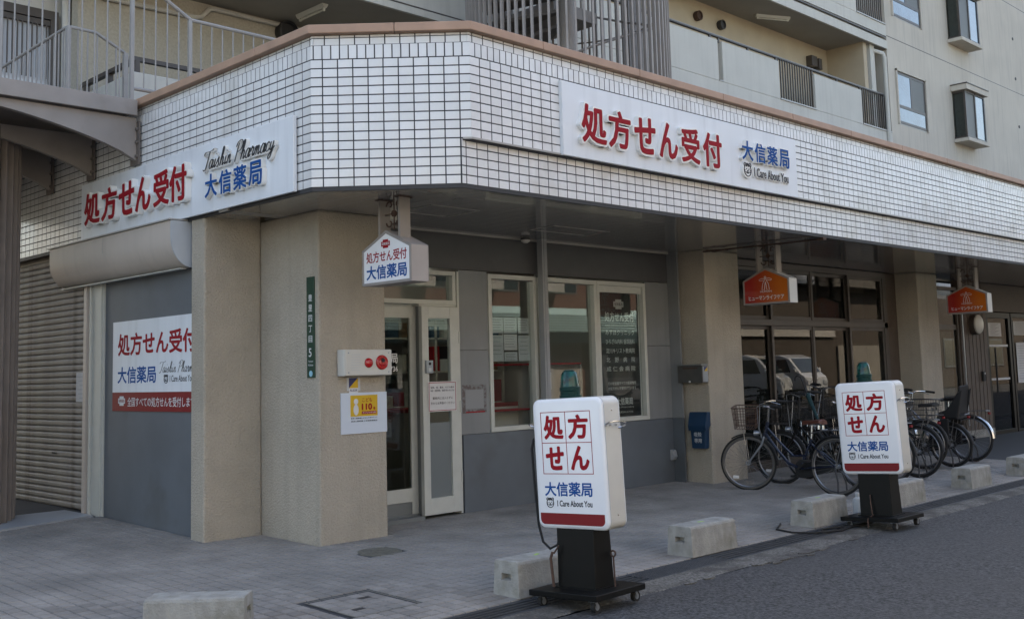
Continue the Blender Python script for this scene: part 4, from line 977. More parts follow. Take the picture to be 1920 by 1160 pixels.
nc = thing('notice_board', 'pale blue white notice with a yellow printed square on the big pier', 'notice', (.18,1.68,.88))
MB().box(-.073, .432, 1.672, 1.681, .880, 1.238).build('sheet', mat('pale_blue_sheet', (.56,.62,.70), .4), nc, bevel=.001)
yk = 1.6712
MB().box(.028, .326, yk, yk+.001, 1.030, 1.215).build('yellow_print', 'yellow', nc)
letter('lettering', 'こども', 'redp', nc, (.155,yk-.0006,1.155), X, Z, .11, .036, .012); letter('lettering', '110', 'redp', nc, (.150,yk-.0006,1.083), X, Z, .115, .058, .045); letter('lettering', '番', 'redp', nc, (.276,yk-.0006,1.083), X, Z, .026, .026, .02)
MB().box(.150, .312, yk-.0004, yk+.0004, 1.048, 1.072).build('red_strip', 'redp', nc); letter('lettering', '子どもを守る家', 'paper', nc, (.156,yk-.0012,1.053), X, Z, .15, .014, .012)
# plain standing shape in place of the mascot
c = (.088, yk-.0006); b = MB(); b.prism([(c[0]+.028*math.cos(t), 1.088+.048*math.sin(t)) for t in [i*.393 for i in range(16)]], (0,c[1],0), X, Z, Y, .0008); b.prism([(c[0]+.024*math.cos(t), 1.160+.026*math.sin(t)) for t in [i*.393 for i in range(16)]], (0,c[1],0), X, Z, Y, .0008); b.build('printed_shape', 'paper', nc)
for q in range(2): letter('lettering', ['緊急の避難場所 あなたを見守ります', '東淀川警察署 少年補導連絡会'][q], 'ink', nc, (.032,yk-.0006,1.008-q*.026), X, Z, .29, .013, .012, res=1)
gp = thing('street_name_plate', 'narrow dark green street name plate fixed upright on the big pier', 'sign', (-.295,1.79,1.38))
MB().box(-.300, -.291, 1.735, 1.852, 1.378, 2.258).build('plate', 'green', gp, bevel=.002)
u = Vector((0,-1,0)); xf = -.3008
for ch, z in zip('豊里四丁目5', [2.045,1.955,1.865,1.775,1.685,1.560]): letter('lettering', ch, 'paper', gp, (xf,1.822,z), u, Z, .055 if ch != '5' else .042, .058 if ch != '5' else .075, .012)
for q, tx in enumerate(('Toyosato', '4-chome')): letter('lettering', tx, 'paper', gp, (xf,1.832,1.510-q*.03), u, Z, .075, .02, .012)
MB().lathe((xf+.0006,1.793,1.415), (-1,0,0), [(.026,0),(.026,.0007)], 20).build('round_mark', mat('pale_cyan', (.25,.5,.62), .5), gp)
# metal letterbox and blue box on the first column
lb_ = thing('letterbox', 'dull grey metal letterbox on the side of the first column', 'letterbox', (5.39,1.84,1.2))
MB().box(5.325, 5.45, 1.660, 2.03, 1.19, 1.40).build('body', mat('dull_steel', (.10,.10,.095), .45, metal=.5, var=.15), lb_, bevel=.004); MB().box(5.305, 5.45, 1.655, 2.035, 1.403, 1.418).build('lid', 'alugrey', lb_)
MB().box(5.3225, 5.326, 1.73, 1.95, 1.36, 1.378).build('slot', 'rust', lb_); MB().box(5.335, 5.44, 1.655, 1.659, 1.20, 1.39).build('end_plate', 'bikesilver', lb_)
MB().prism([(5.36,1.33),(5.43,1.33),(5.43,1.385)], (0,1.6535,0), X, Z, Y, .001).build('yellow_sticker', 'yellow', lb_); MB().prism([(5.36,1.33),(5.43,1.385),(5.36,1.385)], (0,1.6535,0), X, Z, Y, .001).build('blue_sticker', 'navy', lb_)
MB().lathe((5.32,1.845,1.205), (-1,0,0), [(.012,0),(.012,.014)], 10).build('lock', 'paper', lb_)
bb = thing('blue_wall_box', 'blue plastic box with a folding lid low on the first column', 'box', (5.42,1.79,.38))
MB().prism([(1.69,.385),(1.885,.385),(1.905,.72),(1.675,.72)], (5.36,0,0), Y, Z, X, .09).build('body', 'bluebox', bb, bevel=.008)
MB().prism([(5.345,.60),(5.45,.66),(5.45,.83),(5.385,.83),(5.335,.66)], (0,1.655,0), X, Z, Y, .265).build('lid', 'bluebox', bb, bevel=.006)
for q in range(2): letter('lettering', ['吸殻', '専用'][q], 'papergrey', bb, (5.3585,1.845,.53-q*.075), Vector((0,-1,0)), Z, .11, .055, .012)
so_ = thing('wall_socket', 'grey weatherproof socket low on the slate panel beside the first column', 'socket', (5.31,2.13,.22))
MB().prism([(2.157,.24),(2.157,.37),(2.115,.36),(2.095,.28),(2.12,.24)], (5.27,0,0), Y, Z, X, .075).build('casing', 'skin', so_, bevel=.004)
ic = thing('intercom', 'small silver intercom on the white door stile', 'intercom', (1.31,2.11,1.4))
MB().box(1.275, 1.36, 2.098, 2.126, 1.392, 1.52).build('body', 'bikesilver', ic, bevel=.003); MB().lathe((1.318,2.098,1.487), (0,-1,0), [(.016,-.001),(.014,.003)], 14).build('camera_eye', 'blackm', ic); MB().box(1.30, 1.335, 2.096, 2.098, 1.41, 1.445).build('button', 'papergrey', ic)
dn = thing('door_notice', 'white laminated notice with a red border taped to the hinged door', 'notice', (1.49,2.11,1.01))
MB().box(1.306, 1.680, 2.118, 2.121, 1.010, 1.308).build('sheet', 'paper', dn)
b = MB()
for a in ((1.314,1.672,1.018,1.024),(1.314,1.672,1.294,1.300),(1.314,1.320,1.024,1.294),(1.666,1.672,1.024,1.294)): b.box(a[0], a[1], 2.1168, 2.1176, a[2], a[3])
b.build('border', 'redp', dn)
for q, (tx, z, h) in enumerate((('発熱、咳、鼻水、のどの痛み', 1.238, .022), ('味覚・嗅覚障害、体調不良のある方は', 1.208, .020), ('薬局内には入らずに', 1.130, .026), ('外からお声掛けください', 1.080, .026))): letter('lettering', tx, 'ink', dn, (1.335 if q < 2 or q == 3 else 1.36,2.1172,z), X, Z, .315 if q != 2 else .27, h, .012, res=2)
for i_, (tx, z, h, x, w) in enumerate((('大信薬局', 1.50, .10, .62, .37), ('06-6324-6736', 1.42, .05, .62, .37))): 
    if i_ == 0: gl_ = thing('door_lettering', 'white vinyl lettering on the dark sliding door glass', 'lettering', (.8,2.286,1.42))
    letter('lettering', tx, 'vinyl', gl_, (x+.07,2.2865,z), X, Z, w, h, .012)
for k, (x, z, w, h, mm, lab) in enumerate(((.76,1.30,.22,.30,'papergrey','grey poster in the upper part of the sliding door glass'),(.84,.78,.14,.17,'paper','small white poster in the lower part of the sliding door glass'))):
    o_ = tag(MB().box(x, x+w, 2.300, 2.302, z, z+h).build('poster', mm), lab, 'poster')
# dark board with the clinic list in the right window
bd = thing('window_board', 'dark board with white clinic names behind the right hand shop window', 'board', (4.42,2.22,.8))
MB().box(4.035, 4.80, 2.212, 2.222, .815, 2.30).build('board', mat('charcoal_film', (.022,.022,.024), .25), bd)
b = MB(); b.box(4.03, 4.805, 2.205, 2.211, .80, .815); b.box(4.798, 4.806, 2.205, 2.211, .815, 2.3); b.build('edge', 'vinyl', bd)
yb = 2.2112
medbadge(bd, (4.43,yb,2.165), X, Z, .19, 'paper', 'ink', '保険薬局')
letter('letter', '処方せん受付', 'vinyl', bd, (4.165,yb,1.955), X, Z, .55, .115, .008, split=True); MB().box(4.165, 4.715, yb-.0004, yb+.0004, 1.905, 1.909).build('rule', 'vinyl', bd)
for q, (tx, z) in enumerate((('みすほクリニック', 1.790), ('ひろざね内科 循環器科', 1.683), ('淀川キリスト教病院', 1.573), ('北　野　病　院', 1.466), ('成 仁 会 病 院', 1.358))): letter('lettering', tx, 'vinyl', bd, (4.170,yb,z), X, Z, .545, .062, .006, res=2)
for q, (tx, z) in enumerate((('その他全国すべての医療機関', 1.195), ('の処方せんを受付けています', 1.135))): letter('lettering', tx, 'vinyl', bd, (4.185,yb,z), X, Z, .53, .040, .006, res=2)
letter('letter', '大信薬局', 'vinyl', bd, (4.33,yb,.955), X, Z, .31, .085, .008, split=True); letter('lettering', 'Taishin Pharmacy', 'vinyl', bd, (4.22,yb,.915), X, Z, .44, .022, .004); letter('lettering', '06-6324-6736', 'vinyl', bd, (4.28,yb,.86), X, Z, .36, .020, .004)
# little fittings
fl = thing('flood_light', 'small grey lamp fitting under the soffit by the hanging white sign', 'lamp', (.08,1.15,2.76))
MB().cyl((.10,1.15,2.836), (.10,1.15,2.80), .045, seg=16).build('base', 'offwhite', fl); MB().cyl((.10,1.15,2.80), (.09,1.13,2.70), .05, .046, seg=16).build('head', 'offwhite', fl, smooth=True)
se = thing('ceiling_sensor', 'small cream sensor under the soffit above the left window', 'sensor', (2.67,2.04,2.8))
MB().cyl((2.67,2.04,2.836), (2.67,2.04,2.812), .055, seg=16).build('base', 'dgrey', se); MB().lathe((2.67,2.04,2.812), (0,0,-1), [(.05,0),(.045,.02),(.02,.036),(0,.038)], 16).build('dome', 'offwhite', se, smooth=True)
cd = thing('conduit_pipe', 'thin rusty conduit running out under the soffit above the first column', 'pipe', (5.5,.9,2.82))
MB().cyl((5.46,1.66,2.815), (5.59,.07,2.815), .010, seg=8).build('pipe', 'rust', cd); MB().box(5.555, 5.625, .06, .12, 2.80, 2.834).build('end_clamp', 'rust', cd)
MB().tube([(5.44,1.60,2.825),(5.50,1.52,2.80),(5.55,1.42,2.82),(5.56,1.36,2.812)], .006, 6).build('cable', 'rust', cd)
for x, lab in ((14.45, 'round cream wall lamp on the brown ribbed cladding'), (18.35, 'round cream wall lamp right of the glazed doors')):
    wl = thing('wall_lamp', lab, 'lamp', (x,1.9,2.03)); MB().lathe((x,YC-.02,2.03), (0,-1,0), [(.19,-.02),(.19,.09),(.175,.10)], 28).build('housing', 'brown', wl); MB().lathe((x,YC-.11,2.03), (0,-1,0), [(.178,-.02),(.178,.03),(.15,.055),(.08,.07),(0,.075)], 28).build('diffuser', 'offwhite', wl, smooth=True)
pb = thing('door_phone', 'small black door phone with a white button on the ribbed cladding', 'intercom', (14.75,1.96,1.05))
MB().box(14.70, 14.80, YC-.06, YC-.02, .98, 1.16).build('body', 'blackm', pb, bevel=.004); MB().lathe((14.77,YC-.06,1.12), (0,-1,0), [(.02,0),(.016,.008)], 10).build('button', 'paper', pb)
for k, (x, z, w, h, lab) in enumerate(((16.62,.90,.72,.80,'tall white notice on the glazed door at the far end'),(16.55,1.85,1.0,.28,'wide pale notice across the top of the far glazed door'),(15.28,1.82,.62,.26,'pale notice across the top of the near glazed door'))):
    o_ = tag(MB().box(x, x+w, YC+.016, YC+.020, z, z+h).build('notice', 'paper'), lab, 'notice')
    c = MB()
    for q in range(14): c.box(x+.06+.02*(q % 3), x+w-.10-.07*(q % 4), YC+.0145, YC+.0155, z+h*(.92-.062*q)-.005, z+h*(.92-.062*q))
    c.build('print', mat('faint_print', (.16,.165,.17), .7), o_)

# ================================================================== CONCRETE BLOCKS
def block(label, x, y, rz=0., L=.60, W=.235, H=.225, tape=True, seed=0):
    t_ = thing('concrete_block', label, 'concrete block', (x, y, G(y)), rz, 'low concrete blocks along the pavement edge')
    me = bpy.data.meshes.new('body'); bm_ = MB(); t = .013
    # tapered body with rounded long top edges and a lifting slot in each end
    prof = [(-W/2,0),(W/2,0),(W/2-t,H-.022),(W/2-t-.007,H-.007),(W/2-t-.022,H),(-W/2+t+.022,H),(-W/2+t+.007,H-.007),(-W/2+t,H-.022)]
    n = len(prof); rng = random.Random(seed)
    secs = [(-L/2, 1), (-L/2+.006, 1), (L/2-.006, 1), (L/2, 1)]
    for k_, (xx, s_) in enumerate(secs):
        sc = .985 if k_ in (0, 3) else 1
        for (a, z) in prof: bm_.v.append(Vector((xx + (.005 if k_ < 2 else -.005)*(z/H), a*sc, z if z < H-.001 else z-(0 if sc == 1 else .004))))
    for k_ in range(3):
        for i in range(n): j = (i+1) % n; bm_.f.append((k_*n+i, k_*n+j, (k_+1)*n+j, (k_+1)*n+i))
    # ends with recess
    for e, base in ((-1, 0), (1, 3*n)):
        xx = e*L/2; q = len(bm_.v); sw, s0, s1 = .045, H*.44, H*.64
        ex = lambda z: e*(L/2-.005*(z/H))
        bm_.v += [Vector((ex(s0),-sw,s0)), Vector((ex(s0),sw,s0)), Vector((ex(s1),sw,s1)), Vector((ex(s1),-sw,s1))] + [Vector((e*(L/2-.05),-sw*.8,s0+.012)), Vector((e*(L/2-.05),sw*.8,s0+.012)), Vector((e*(L/2-.05),sw*.8,s1)), Vector((e*(L/2-.05),-sw*.8,s1))]
        B = base
        fs = [(B+0,B+1,q+1,q+0), (B+1,B+2,q+2,q+1), (B+2,B+3,q+2), (B+3,B+4,q+2), (B+4,B+5,q+3,q+2), (B+5,B+6,q+3), (B+6,B+7,q+3), (B+7,B+0,q+0,q+3),
              (q,q+1,q+5,q+4),(q+1,q+2,q+6,q+5),(q+2,q+3,q+7,q+6),(q+3,q,q+4,q+7),(q+4,q+5,q+6,q+7)]
        bm_.f += fs if e < 0 else [tuple(reversed(f)) for f in fs]
    bm_.build('body', 'concrete', t_, local=True)
    if tape:
        a = R(rng.uniform(-25, 25)); c_, s_ = math.cos(a), math.sin(a)
        pts = [(-.03,-.012),(.03,-.012),(.03,.012),(-.03,.012)]
        b = MB(); b.prism([(p[0]*c_-p[1]*s_+rng.uniform(-.05,.05)*0-.02, p[0]*s_+p[1]*c_) for p in pts], (0,0,H+.0006), X, Y, Z, .001); b.build('tape_mark', 'lime', t_, local=True)
    return t_
block('mossy concrete block standing askew at the building corner, cut by the frame edge', -2.36, -.045, R(-44), .60, .25, .195, False, 1)
block('concrete block right behind the nearer white sign stand', -.215, -.805, 0, .64, .25, .235, True, 2)
block('concrete block standing alone between the two white sign stands', 1.705, -.815, 0, .63, .25, .235, True, 3)
block('concrete block with a cable around its foot, left of the further sign stand', 3.62, -.795, 0, .64, .25, .235, True, 4)
block('concrete block half hidden by the black post of the further sign stand', 5.37, -.78, 0, .62, .25, .235, False, 5)
block('concrete block in front of the bicycle with the child seat', 7.23, -.765, 0, .59, .25, .235, False, 6)
block('pale concrete block furthest along the pavement edge', 8.92, -.76, 0, .60, .25, .235, False, 7)

# ================================================================== SIGN STANDS
def rounded(w, h, r, n=5):
    pts = []
    for cx, cz, a0 in ((w/2-r, h/2-r, 0), (-w/2+r, h/2-r, 90), (-w/2+r, -h/2+r, 180), (w/2-r, -h/2+r, 270)):
        pts += [(cx+r*math.cos(R(a0+90*i/n)), cz+r*math.sin(R(a0+90*i/n))) for i in range(n+1)]
    return pts
def sign_stand(label, x, y, rz, tilt, var):
    z0 = -.122
    t_ = thing('sign_stand', label, 'sign stand', (x, y, z0), rz, 'illuminated prescription sign stands', rx=tilt)
    L = dict(local=True)
    zp = .075                                   # underside of the base plate
    MB().box(-.25, .26, -.28, .28, zp, zp+.038).build('base_plate', 'black', t_, bevel=.004, **L)
    MB().prism([(-.098,zp+.038),(.098,zp+.038),(.082,.50),(-.082,.50)], (0,-.155,0), X, Z, Y, .31).build('post', 'black', t_, bevel=.004, **L)
    MB().box(-.115, .115, -.172, .172, zp+.038, zp+.045).build('post_flange', 'black', t_, **L)
    for cx, cy in ((-.20,-.22),(.21,-.22),(-.20,.22),(.21,.22)):
        w_ = MB().cyl((cx+.012,cy-.014,.034), (cx+.012,cy+.014,.034), .034, seg=20).build('caster', 'rubber', t_, smooth=True, **L)
        MB().cyl((cx+.012,cy-.0155,.034), (cx+.012,cy+.0155,.034), .02, seg=14).build('hub', 'bikesilver', w_, **L)
        f = MB(); f.bar((cx+.012,cy-.02,.034), (cx-.006,cy-.02,zp), .02, .003, (0,1,0)); f.bar((cx+.012,cy+.02,.034), (cx-.006,cy+.02,zp), .02, .003, (0,1,0)); f.box(cx-.03, cx+.03, cy-.025, cy+.025, zp-.006, zp); f.build('fork', 'bikesilver', w_, **L)
    zc, w, h, th = .905, .60, .84, .19
    P = rounded(w, h, .055)
    cas = MB(); U = (0,-1,0)
    def loft(rows):
        q = MB(); n = len(rows[0][0])
        for pts, xx in rows: q.v += [Vector((xx, -a, zc+c)) for a, c in pts]
        for i in range(len(rows)-1):
            for j in range(n): j2 = (j+1) % n; q.f.append((i*n+j, (i+1)*n+j, (i+1)*n+j2, i*n+j2))
        q.f.append(tuple(range(n))); q.f.append(tuple(reversed(range((len(rows)-1)*n, len(rows)*n)))); return q
    cab = loft([(P,-th/2+.018),(P,th/2-.018)]).build('cabinet', 'offwhite', t_, smooth=True, **L)
    for s_ in (-1, 1):
        P1 = rounded(w-.006, h-.006, .052); P2 = rounded(w-.03, h-.03, .042); P3 = rounded(w-.05, h-.05, .036)
        rows = [(P1, s_*(th/2-.02)), (P1, s_*(th/2-.008)), (P2, s_*(th/2+.002)), (P3, s_*(th/2+.004))]
        f = loft(rows if s_ > 0 else rows)
        if s_ < 0: f.f = [tuple(reversed(q)) for q in f.f]
        fc = f.build('face', 'white', t_, smooth=True, **L)
        if s_ > 0: continue
    for xx in (-th/2+.019, th/2-.019):
        se_ = loft([(rounded(w+.002, h+.002, .056), xx-.0015), (rounded(w+.002, h+.002, .056), xx+.0015)]); se_.build('seam', 'papergrey', t_, **L)
    for yy in (-w/2-.0005, w/2+.0005):
        for zz in (zc-.33, zc+.33): MB().lathe((0,yy,zz), (0,1 if yy > 0 else -1,0), [(.006,-.001),(.006,.002),(.003,.003)], 8).build('screw', 'chrome', t_, **L)
    xf = -th/2-.0048; u = Vector((0,-1,0)); o = lambda a, c: Vector((xf, -a, zc+c))
    prn = lambda *a, **k: letter(*a, local=True, **k)
    b = MB(); q = .0022
    gx0, gx1, gz0, gz1 = -.222, .200, -.067, .333; gm, gn = (gx0+gx1)/2, (gz0+gz1)/2
    for a in ((gx0,gx1,gz0,gz0),(gx0,gx1,gn,gn),(gx0,gx1,gz1,gz1)): b.box(xf-.0004, xf+.0004, -a[1]-q, -a[0]+q, zc+a[2]-q, zc+a[2]+q)
    for a in (gx0, gm, gx1): b.box(xf-.0008, xf-.0001, -a-q, -a+q, zc+gz0, zc+gz1)
    b.build('grid_lines', 'redp', t_, **L)
    for ch, a, c, ww, hh in (('処',gx0+.020,gn+.022,.172,.158),('方',gm+.020,gn+.022,.172,.158),('せ',gx0+.026,gz0+.022,.158,.156),('ん',gm+.028,gz0+.022,.158,.158)):
        prn('letter', ch, 'redp', t_, o(a, c), u, Z, ww, hh, .040)
    prn('letter', '大信薬局', 'blue', t_, o(-.222, -.212), u, Z, .405, .092, .024, split=True)
    prn('lettering', 'I Care About You', 'ink', t_, o(-.120, -.277), u, Z, .295, .040, .026)
    emblem(t_, o(-.180, -.254), u, Z, .034, local=True)
    pb_ = [(-w/2+.03+0, -h/2+.100), (-w/2+.03, -h/2+.06)] + [(-w/2+.065-.035*math.cos(R(a)), -h/2+.06-.033*math.sin(R(a))) for a in range(15, 91, 15)] + [(w/2-.065+.035*math.sin(R(a)), -h/2+.06-.033*math.cos(R(a))) for a in range(0, 91, 15)] + [(w/2-.03, -h/2+.100)]
    MB().prism([(a, c) for a, c in pb_], (xf+.0002, 0, zc), u, Z, (-1,0,0), .0012).build('red_band', 'darkred', t_, **L)
    # oval carrying rings on both sides, beacon on top
    for s_ in (-1, 1):
        yy = s_*(w/2+.002)
        b = MB(); b.tube([(.085*math.cos(t), yy+s_*(.026+.048*math.sin(t)), zc+.235+.020*math.sin(t)*1.0-.012*math.cos(t)) for t in [2*math.pi*i/28 for i in range(28)]], .006, 6, closed=True); b.tube([(-.03,yy-s_*.004,zc+.235),(-.03,yy+s_*.01,zc+.235)], .006, 6); b.tube([(.03,yy-s_*.004,zc+.235),(.03,yy+s_*.01,zc+.235)], .006, 6)
        b.build('carrying_ring', 'chrome', t_, smooth=True, **L)
    zt = zc+h/2
    bc = MB().lathe((0,.035,zt-.002), Z, [(.074,0),(.074,.02),(.066,.022),(.066,.045),(.071,.050),(.071,.072),(.064,.076)], 24).build('beacon_base', 'beaconbase', t_, smooth=True, **L)
    MB().lathe((0,.035,zt+.074), Z, [(.063,0),(.058,.05),(.053,.085),(.046,.098),(.028,.104),(0,.105)], 24).build('beacon_dome', 'beacon', bc, smooth=True, **L)
    MB().lathe((0,.035,zt+.168), Z, [(.040,0),(.040,.012),(.028,.018),(0,.02)], 16).build('dome_cap', 'beaconbase', bc, smooth=True, **L)
    return t_
s1 = sign_stand('nearer white sign stand with a long hanging cable and a black wheeled base', -.315, -1.33, R(2), R(-2.3), 0)
s2 = sign_stand('further white sign stand, parked beside the bicycles on a black wheeled base', 3.80, -1.33, R(-1), R(-2.6), 1)
c_ = MB(); c_.tube([(-.05,.31,1.08),(-.05,.34,1.06),(-.06,.353,1.00),(-.06,.345,.75),(-.06,.33,.50),(-.06,.30,.39),(-.05,.25,.345),(-.03,.20,.37),(-.02,.17,.46),(-.02,.16,.50)], .0085, 8); c_.build('hanging_cable', 'rubber', s1, smooth=True, local=True)
c_ = MB(); c_.tube([(.06,-.19,.115),(.06,-.19,.30)], .006, 6); c_.torus((.06,-.19,.322), (1,0,0), .018, .006, 16, 6); c_.build('lock_pin', 'rust', s1, smooth=True, local=True)
c_ = MB(); c_.tube([(-.13,.16,.34),(-.14,.17,.30),(-.13,.165,.12)], .010, 6); c_.tube([(-.13,.15,.33),(-.11,.12,.38)], .006, 5); c_.build('padlock_chain', 'rust', s1, smooth=True, local=True)
c_ = MB(); c_.tube([(-.105,.04,.30),(-.125,.03,.22),(-.13,.02,.12),(-.26,.0,.10),(-.27,.0,.03)], .006, 6); c_.build('padlock_chain', 'rust', s2, smooth=True, local=True)
# loose power cables on the ground by the further stand
cb = MB(); gz = lambda y: max(G(y), -.116)+.008
pts = [(3.86,-1.16),(3.60,-1.12),(3.30,-1.16),(3.02,-1.05),(2.93,-.90),(2.98,-.72),(3.20,-.62),(3.28,-.58)]
cb.tube([(x, y, gz(y)) for x, y in pts], .009, 6); cb.tube([(3.9,-1.18,gz(-1.1)),(3.66,-1.19,gz(-1.1)),(3.45,-1.08,gz(-1)),(3.25,-1.02,gz(-1)),(3.1,-1.1,gz(-1.1)),(3.3,-1.19,gz(-1.1)),(3.6,-1.14,gz(-1.1))], .008, 6)
tag(cb.build('power_cable', 'rubber', None, smooth=True), 'black power cable looped on the pavement around a concrete block', 'cable')
bt = thing('water_bottle', 'white plastic bottle standing between a concrete block and the black sign base', 'bottle', (4.02,-.98,G(-.98)))
MB().lathe((4.02,-.98,G(-.98)), Z, [(.045,0),(.048,.01),(.048,.17),(.040,.20),(.018,.215),(.018,.235)], 18).build('body', 'papergrey', bt, smooth=True); MB().lathe((4.02,-.98,G(-.98)+.235), Z, [(.021,0),(.021,.02)], 14).build('cap', 'paper', bt)

# ================================================================== BICYCLES
def bicycle(label, x, y, rz, frame_m='bikeblue', fork_m=None, steer=0., lean=0., saddle_m='saddle', basket='dgrey', bars_m='chrome', tyre_m='rubber', child=False, rear_basket=False, guard_m='blackm', r=.325, chain_guard='blackm', saddle_z=.82, bar_z=1.0, big=1.0):
    t_ = thing('bicycle', label, 'bicycle', (x, y, G(y)), rz, 'bicycles parked under the canopy', rx=0)
    t_.rotation_euler = (lean, 0, rz); t_.rotation_mode = 'XYZ'
    L = dict(local=True); fork_m = fork_m or frame_m
    ra, fa, bb = Vector((-.54,0,r)), Vector((.57,0,r)), Vector((-.09,0,.28))
    ht, hb = Vector((.315,0,.80)), Vector((.365,0,.64))
    st = Vector((-.235,0,.62)); ax = (ht-hb).normalized()
    SM = Matrix.Translation(hb) @ Matrix.Rotation(steer, 4, ax) @ Matrix.Translation(-hb)
    def wheel(c, name, M_=None):
        w = MB().torus(c, Y, r-.019, .019, 44, 8); 
        if M_: w.xform(M_)
        w_ = w.build(name, tyre_m if tyre_m == 'rubber' else 'rubber', t_, smooth=True, **L)
        q = MB().torus(c, Y, r-.043, .011, 40, 6)
        if M_: q.xform(M_)
        q.build('rim', 'spoke', w_, smooth=True, **L)
        if tyre_m != 'rubber':
            q = MB()
            for s_ in (-1, 1): q.torus(c+Y*s_*.0150, Y, r-.029, .0075, 40, 6)
            if M_: q.xform(M_)
            q.build('side_wall', 'tyregrey', w_, smooth=True, **L)
        q = MB(); q.cyl(c-Y*.05, c+Y*.05, .016, seg=10); q.cyl(c-Y*.03, c-Y*.024, .028, seg=12); q.cyl(c+Y*.024, c+Y*.03, .028, seg=12)
        if M_: q.xform(M_)
        q.build('hub', 'bikesilver', w_, smooth=True, **L)
        q = MB()
        for k in range(28):
            a = 2*math.pi*k/28; a2 = a+(.42 if k % 4 < 2 else -.42); s_ = .027 if k % 2 else -.027
            q.tube([c+Vector((.026*math.cos(a2),s_,.026*math.sin(a2))), c+Vector(((r-.045)*math.cos(a),0,(r-.045)*math.sin(a)))], .0013, 3, cap=False)
        if M_: q.xform(M_)
        q.build('spokes', 'spoke', w_, **L)
        return w_
    wheel(ra, 'wheel'); fw = wheel(fa, 'wheel', SM)
    refl = MB(); refl.box(fa.x+.12, fa.x+.19, -.006, .006, r-.02-.16, r-.16+.012); refl.xform(SM); refl.build('reflector', 'paper', fw, **L)
    # frame
    f = MB()
    f.tube([hb+ax*.03, Vector((.20,0,.48)), Vector((.06,0,.335)), bb], .017, 8); f.tube([hb+ax*.10, Vector((.16,0,.56)), Vector((-.0,0,.42)), Vector((-.155,0,.43))], .014, 8)
    f.tube([bb, st], .0155, 8); f.cyl(hb-ax*.02, ht, .021, seg=10)
    for s_ in (-1, 1): f.tube([bb+Y*s_*.03, ra+Y*s_*.058], .010, 6); f.tube([st-Z*.06+Y*s_*.015, ra+Y*s_*.058], .009, 6)
    f.build('frame', frame_m, t_, smooth=True, **L)
    q = MB()
    for s_ in (-1, 1): q.tube([hb-ax*.02+Y*s_*.035, hb+Vector((.035,s_*.05,-.10)), fa+Y*s_*.055], [.013,.012,.008], 8)
    q.tube([hb-ax*.02-Y*.04, hb-ax*.02+Y*.04], .014, 8); q.xform(SM); q.build('fork', fork_m, t_, smooth=True, **L)
    # mudguards
    def guard(c, a0, a1, M_=None):
        g = MB(); n = 22; R_ = r+.016
        for i in range(n+1):
            a = R(a0+(a1-a0)*i/n)
            for (dy, dr) in ((-.026,-.012),(-.014,.002),(.014,.002),(.026,-.012)): g.v.append(c+Vector(((R_+dr)*math.cos(a), dy, (R_+dr)*math.sin(a))))
        for i in range(n):
            for j in range(3): g.f.append((4*i+j, 4*i+j+1, 4*i+j+5, 4*i+j+4))
        for s_ in (-1, 1):
            a = R(a0+(a1-a0)*.82); g.tube([c+Y*s_*.055, c+Vector((R_*math.cos(a), s_*.026, R_*math.sin(a)))], .0022, 4)
        if M_: g.xform(M_)
        return g.build('mudguard', guard_m, t_, smooth=True, **L)
    guard(ra, 10, 178); guard(fa, 58, 185, SM)
    # bars
    h = MB(); cb = Vector((.295,0,bar_z-.03))
    h.tube([ht, cb], .012, 8)
    hp_ = []
    for s_ in (-1, 1): h.tube([cb, cb+Vector((.055,s_*.07,.015)), cb+Vector((.06,s_*.17,.045)), cb+Vector((-.01,s_*.245,.05)), cb+Vector((-.17,s_*.285,.03))], .011, 8)
    h.xform(SM); hb_ = h.build('handlebar', bars_m, t_, smooth=True, **L)
    for s_ in (-1, 1): q = MB(); q.tube([cb+Vector((-.05,s_*.258,.046)), cb+Vector((-.18,s_*.287,.028))], .0165, 8); q.xform(SM); q.build('grip', 'blackm', hb_, smooth=True, **L)
    q = MB()
    for s_ in (-1, 1):
        q.tube([cb+Vector((.02,s_*.23,.04)), cb+Vector((-.10,s_*.262,.0))], .005, 5)
        q.tube([cb+Vector((.03,s_*.21,.04)), cb+Vector((.12,s_*.12,.02)), hb+Vector((.06,s_*.03,.08)), hb+Vector((.03,s_*.02,-.04))], .0035, 5)
    q.xform(SM); q.build('brake_levers', 'bikesilver', hb_, smooth=True, **L)
    # saddle
    q = MB(); prof = [(-.13,.075,.012),(-.11,.092,.022),(-.04,.080,.014),(.02,.045,.008),(.09,.026,.006),(.135,.014,.0)]; c0 = Vector((-.265,0,saddle_z))
    for (dx, hw, dz) in prof: q.v += [c0+Vector((dx,-hw,dz-.03)), c0+Vector((dx,-hw*.95,dz)), c0+Vector((dx,-hw*.4,dz+.016)), c0+Vector((dx,hw*.4,dz+.016)), c0+Vector((dx,hw*.95,dz)), c0+Vector((dx,hw,dz-.03))]
    for i in range(5):
        for j in range(6): j2 = (j+1) % 6; q.f.append((6*i+j, 6*i+j2, 6*i+6+j2, 6*i+6+j))
    q.f += [tuple(range(6)), tuple(reversed(range(30, 36)))]
    sd_ = q.build('saddle', saddle_m, t_, smooth=True, **L)
    q = MB(); q.tube([st, c0+Vector((.02,0,-.03))], .0125, 8); 
    for s_ in (-1, 1): q.tube([c0+Vector((-.09,s_*.05,-.03)), c0+Vector((-.09,s_*.05,-.075))], .017, 8)
    q.build('seat_post', 'chrome', t_, smooth=True, **L)
